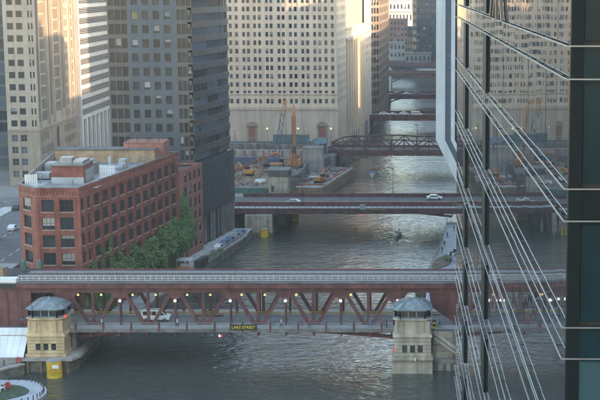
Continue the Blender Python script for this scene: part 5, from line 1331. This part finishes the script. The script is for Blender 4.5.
for i, (x, y) in enumerate(slp):
    r_ = thing('street_lamp', 'dark street lamp on the left street, %s from the railway' % ('first', 'second', 'third')[i], 'lamp', (x, y, 6.9), 'street lamps on the left street')
    MB().cyl((x, y, 6.9), (x, y, 15), .1, .06, 6).build('pole', 'dark_steel', r_); MB().beam((x, y, 15), (x + 1.5, y, 15.3), .08, .08).build('arm', 'dark_steel', r_); MB().box(x + 1.2, x + 1.8, y - .12, y + .12, 15.3, 15.42).build('lamp_head', 'white_paint', r_)

# ================================================================== GLASS TOWER AT THE RIGHT
gt = thing('glass_tower', 'mirror glass tower with slanting rows of steel rails at the right edge', 'building', (20, 75, 6.9))
dirg = Vector((-.02, 1, 0)).normalized(); G0 = Vector((4.26, 40, 0))
GL = 69.0; PW = 3.0; FH = 4.1; ZB = 68.15
rr = random.Random(4)
def gp(u, z, out=0.):            # point on the facade, 'out' metres proud of the glass
    return Vector((G0.x + dirg.x * u - dirg.y * out, G0.y + dirg.y * u + dirg.x * out, z))
for k in range(-2, 10):
    z1 = ZB - FH * k; z0_ = z1 - FH
    i = 0
    for i in range(23):
        u0, u1 = i * PW + .012, (i + 1) * PW - .012
        for (a, c) in ((z1 - .94 + .01, z1 - .01), (z0_ + .01, z1 - .94 - .01)):
            if (c - a) < 1 and i % 2: continue
            uu1 = u1 if (c - a) > 1 else min(GL, u1 + PW)
            j = [rr.gauss(0, .003) for _ in range(4)]
            pts = [gp(u0, a, j[0]), gp(uu1, a, j[1]), gp(uu1, c, j[2]), gp(u0, c, j[0] + j[2] - j[1])]
            bk_ = [gp(u0, a, -.05), gp(uu1, a, -.05), gp(uu1, c, -.05), gp(u0, c, -.05)]
            MB().hexa(pts + bk_).build('pane', 'mirror_glass', gt)
# body of the tower behind the glass
c_ = [gp(.0, 0, -.08), gp(GL, 0, -.08)]
MB().prism([(c_[0].x, c_[0].y + .1), (c_[1].x, c_[1].y), (48, 109), (48, 40.2)], 6.9, 118).build('core', 'frame_dark', gt)
# rails standing off the glass in pairs at each floor, with brackets
brk = MB().box(-.04, .04, -.02, .10, -.018, .018).mesh('rail_bracket', 'dark_steel')
for k in range(-1, 9):
    for dz in (0, -.94):
        z = ZB - FH * k + dz
        MB().beam(gp(-.13, z, .12), gp(GL, z, .12), .032, .042).build('steel_rail', 'fin', gt)
        MB().beam(gp(-.13, z, .12), Vector((24, G0.y - .13, z)), .032, .042).build('steel_rail', 'fin', gt) if k > -1 or True else None
        for i in range(23):
            o = put('rail_bracket', brk, gt, gp(i * PW + 1.5, z, .10) - wloc(gt)); o.rotation_euler = (0, 0, pi / 2 + .02 + pi)
# narrow dark ventilation flaps
for u in (33.8, 54.4):
    for k in range(-1, 9):
        z1 = ZB - FH * k - .98
        MB().hexa([gp(u, z1 - 3.0, .0), gp(u + 2.6, z1 - 3.0, .0), gp(u + 2.6, z1 - 3.0, .12), gp(u, z1 - 3.0, .12), gp(u, z1, .0), gp(u + 2.6, z1, .0), gp(u + 2.6, z1, .12), gp(u, z1, .12)]).build('vent_flap', 'frame_teal', gt)
# three sashes tilted open near the top
for (u, du) in ((23.0, 2.6), (26.5, 0), (30.5, -2.2)):
    MB().hexa([gp(u, ZB - .0, .05), gp(u + .7, ZB - .0, .05), gp(u + .7, ZB, .16), gp(u, ZB, .16), gp(u + du, ZB + 2.2, .05), gp(u + du + .7, ZB + 2.2, .05), gp(u + du + .7, ZB + 2.2, .16), gp(u + du, ZB + 2.2, .16)]).build('brace', 'brown_stone', gt)
# north face: dark glass between black frames
mat('north_glass', (.012, .034, .042), .2, .2, .25, spec=.1)
mat('north_glass_reflect', (.05, .10, .115), .25, .15, .3, spec=.1)  # paler teal paints a reflection into a single pane
MB().box(4.3, 4.66, 39.9, 40.05, 40, 80).build('corner_frame', 'frame_teal', gt)
for k in range(-2, 9):
    z = ZB - FH * k
    for i in range(7):
        x0 = 4.68 + i * 1.55
        MB().box(x0, x0 + 1.5, 39.97, 40.03, z - FH + .15, z - 1.05).build('window_pane', 'north_glass_reflect' if (i == 0 and k in (2,)) else 'north_glass', gt)
        MB().box(x0 - .02, x0 + 1.53, 39.93, 40.04, z - 1.04, z - .0).build('spandrel_panel', 'frame_teal' if k % 2 else 'north_glass', gt)
        MB().box(x0 + 1.5, x0 + 1.55, 39.9, 40.05, z - FH + .15, z - 1.05).build('mullion', 'frame_teal', gt)

# ================================================================== FLARED TOWER BEHIND THE GLASS TOWER
ft = thing('flared_tower', 'pale metal and dark glass tower edge with flared base beside the mirror glass tower', 'building', (20, 310, 6.9))
fy = 296
zz = [(118, 3.42), (36.4, 3.38), (28.2, 7.4), (10, 15.5), (6.9, 15.6)]
def fpoly(off0, off1):
    return [(x + off0, z) for z, x in zz] + [(x + off1, z) for z, x in reversed(zz)]
MB().plate(fpoly(0, 1.95), fy, fy + .8).build('corner_column', 'pale_metal', ft)
MB().plate(fpoly(1.96, 3.15), fy + .3, fy + .6).build('glass_strip', 'glass_blue', ft)
MB().plate(fpoly(3.16, 4.0), fy, fy + .7).build('fin_column', 'pale_metal', ft)
MB().plate(fpoly(4.01, 14.0), fy + .3, fy + .6).build('glass_strip', 'glass_blue', ft)
for k in range(20):
    z = 38 + 4 * k
    MB().box(5.4, 6.55, fy + .2, fy + .29, z, z + .5).build('floor_band', 'spandrel_grey', ft)
b = MB(); r1 = []
for z, x in zz: r1.append([(x + .3, fy + .9, z), (x + 40, fy + .9, z), (x + 40, 362, z), (x + 9.5, 362, z)])
b.loft(r1).build('tower_body', 'spandrel_grey', ft)

# ================================================================== UNSEEN WEST BANK BLOCKS (added to throw the evening shade)
def slab(x0, x1, y0_, y1, h, label, m='far_grey'):  # added block out of view, sized and spaced for the shade it casts
    r_ = thing('office_tower', label, 'building', (x0, y0_, 6.9))
    MB().box(x0, x1, y0_, y1, 6.9, h).build('wall', m, r_)
    for k in range(int((h - 10) / 4)): MB().box(x0 - .1, x0 - .003, y0_ + 1, y1 - 1, 9 + k * 4, 11.2 + k * 4).build('window_band', 'glass_dark', r_)
slab(30, 48, 363, 395, 90, 'tall unseen grey slab added for shade on the right bank beyond the second bridge')
slab(30, 48, 395.2, 431.8, 68, 'squat unseen grey slab added for shade between two taller slabs beyond the second bridge')
slab(30, 70, 432, 478, 118, 'tallest unseen grey slab added for shade on the right bank before the third bridge')
slab(30, 70, 478.2, 536, 79, 'lower unseen grey slab added for shade on the right bank at the third bridge')
slab(30, 40, 536.2, 570, 60, 'unseen grey slab added for shade on the right bank between third and fourth bridge')
slab(30, 40, 570.2, 581.8, 30, 'low unseen grey block added for shade on the right bank between third and fourth bridge')
slab(30, 70, 582, 760, 58, 'long unseen grey slab added for shade on the right bank at the fourth bridge')
slab(34, 70, 760.2, 1010, 100, 'longest unseen grey slab added for shade on the right bank at the fifth bridge')
slab(34, 70, 1010.2, 1240, 100, 'southernmost unseen grey slab added for shade on the right bank')
slab(52, 130, -90, 37, 118, 'unseen grey slab added for shade north west of the mirror glass tower')
slab(92, 130, 60, 190, 118, 'wide unseen grey slab added for shade behind the mirror glass tower')
slab(92, 130, 190.2, 330, 118, 'wide unseen grey slab added for shade behind the flared tower')

# ================================================================== DISTANT CITY
def far_building(x0, x1, y, dp, z1, m, label, nx, nz, gl='glass_dark', roof='roof_gravel', inset=.25):
    r_ = thing('distant_building', label, 'building', ((x0 + x1) / 2, y, 6.9))
    W_ = x1 - x0; cw = W_ / nx; chh = (z1 - 8) / nz
    hs = [(i * cw + cw * inset, (i + 1) * cw - cw * inset, 8 + j * chh + chh * .3, 8 + (j + 1) * chh - chh * .2) for i in range(nx) for j in range(nz)]
    facade(r_, (x0, y), (1, 0), W_, 6.5, z1, hs, m, glass=gl, frame=None, nx=1, nz=1, depth=.5, blinds=.15)
    MB().prism([(x0, y + .6), (x1, y + .6), (x1, y + dp), (x0, y + dp)], 6.5, z1 + .5, 0, 1).build('core', [m, roof], r_)
    MB().box(x0 - .3, x1 + .3, y - .3, y + dp * .5, z1 + .51, z1 + 1.3).build('parapet', m, r_)
    return r_
far_building(-31, -10.5, 1170, 40, 37, 'far_brick', 'distant red brick block with white trim where the river turns', 7, 6)
far_building(-10.3, -3.5, 1165, 30, 31, 'far_glass', 'distant teal block next to the red brick block', 3, 6)
o = thing('distant_building', 'distant block with a bright blue side', 'building', (-2.2, 1160, 6.9)); MB().box(-5.2, -2.8, 1158, 1180, 6.5, 47).build('wall', 'far_blue', o); MB().box(-5.4, -2.6, 1157.8, 1180.2, 47.01, 48).build('parapet', 'far_white', o)
far_building(-36, -4, 1330, 60, 40, 'far_white', 'distant long white building lit by the sun', 10, 3, inset=.3)
far_building(-40, -10, 1480, 60, 47, 'far_white', 'second distant white block behind the long white building', 8, 4)
far_building(-8, 16, 1560, 60, 56, 'far_brick', 'distant brownish block at the top of the river view', 8, 7)
far_building(-70, -36, 1260, 50, 60, 'far_grey', 'distant grey block behind the brown office block', 8, 9)
far_building(-2.6, 30, 1075, 40, 90, 'far_glass', 'distant dark blue glass tower closing the river view', 14, 18, gl='glass_blue', inset=.08)
o = thing('distant_building', 'distant slim sand coloured tower edge beside the dark blue tower', 'building', (-4.5, 1072, 6.9))
MB().box(-5.6, -2.7, 1072, 1090, 6.5, 90).build('wall', 'brick_tan', o)
for k in range(14): MB().box(-5.3, -3.0, 1071.8, 1071.99, 10 + k * 5.6, 12.6 + k * 5.6).build('window', 'glass_dark', o)
far_building(-30, -12, 1120, 16, 20, 'far_grey', 'low distant grey shed on the far quay', 6, 2)
far_building(-11, 8, 1052, 10, 15, 'concrete_dark', 'low distant pale pavilion below the dark blue tower', 6, 1)
far_building(-12, -6, 1100, 10, 24, 'brown_stone', 'small distant brown house at the water end', 3, 3)
for i, (x0, x1, y, z1, m) in enumerate(((-60, 20, 1720, 58, 'far_grey'), (-80, 30, 2050, 62, 'far_white'), (-90, 60, 2500, 66, 'far_grey'))):
    far_building(x0, x1, y, 80, z1, m, ['distant grey row of roofs, nearest of three', 'distant pale row of roofs, second of three', 'distant grey row of roofs on the skyline'][i], 16, 4)

# ================================================================== HAZE
hz = MB().box(-6000, 6000, -600, 9400, -4, 125).build('haze', 'concrete')
hm = bpy.data.materials.new('haze'); hm.use_nodes = True
n_ = hm.node_tree.nodes; n_.remove(n_['Principled BSDF'])
pv = n_.new('ShaderNodeVolumePrincipled'); pv.inputs['Color'].default_value = (.94, .92, .90, 1); pv.inputs['Density'].default_value = .00016; pv.inputs['Anisotropy'].default_value = .2
hm.node_tree.links.new(pv.outputs[0], n_['Material Output'].inputs['Volume'])
hz.data.materials.clear(); hz.data.materials.append(hm); struct(hz, 'stuff')
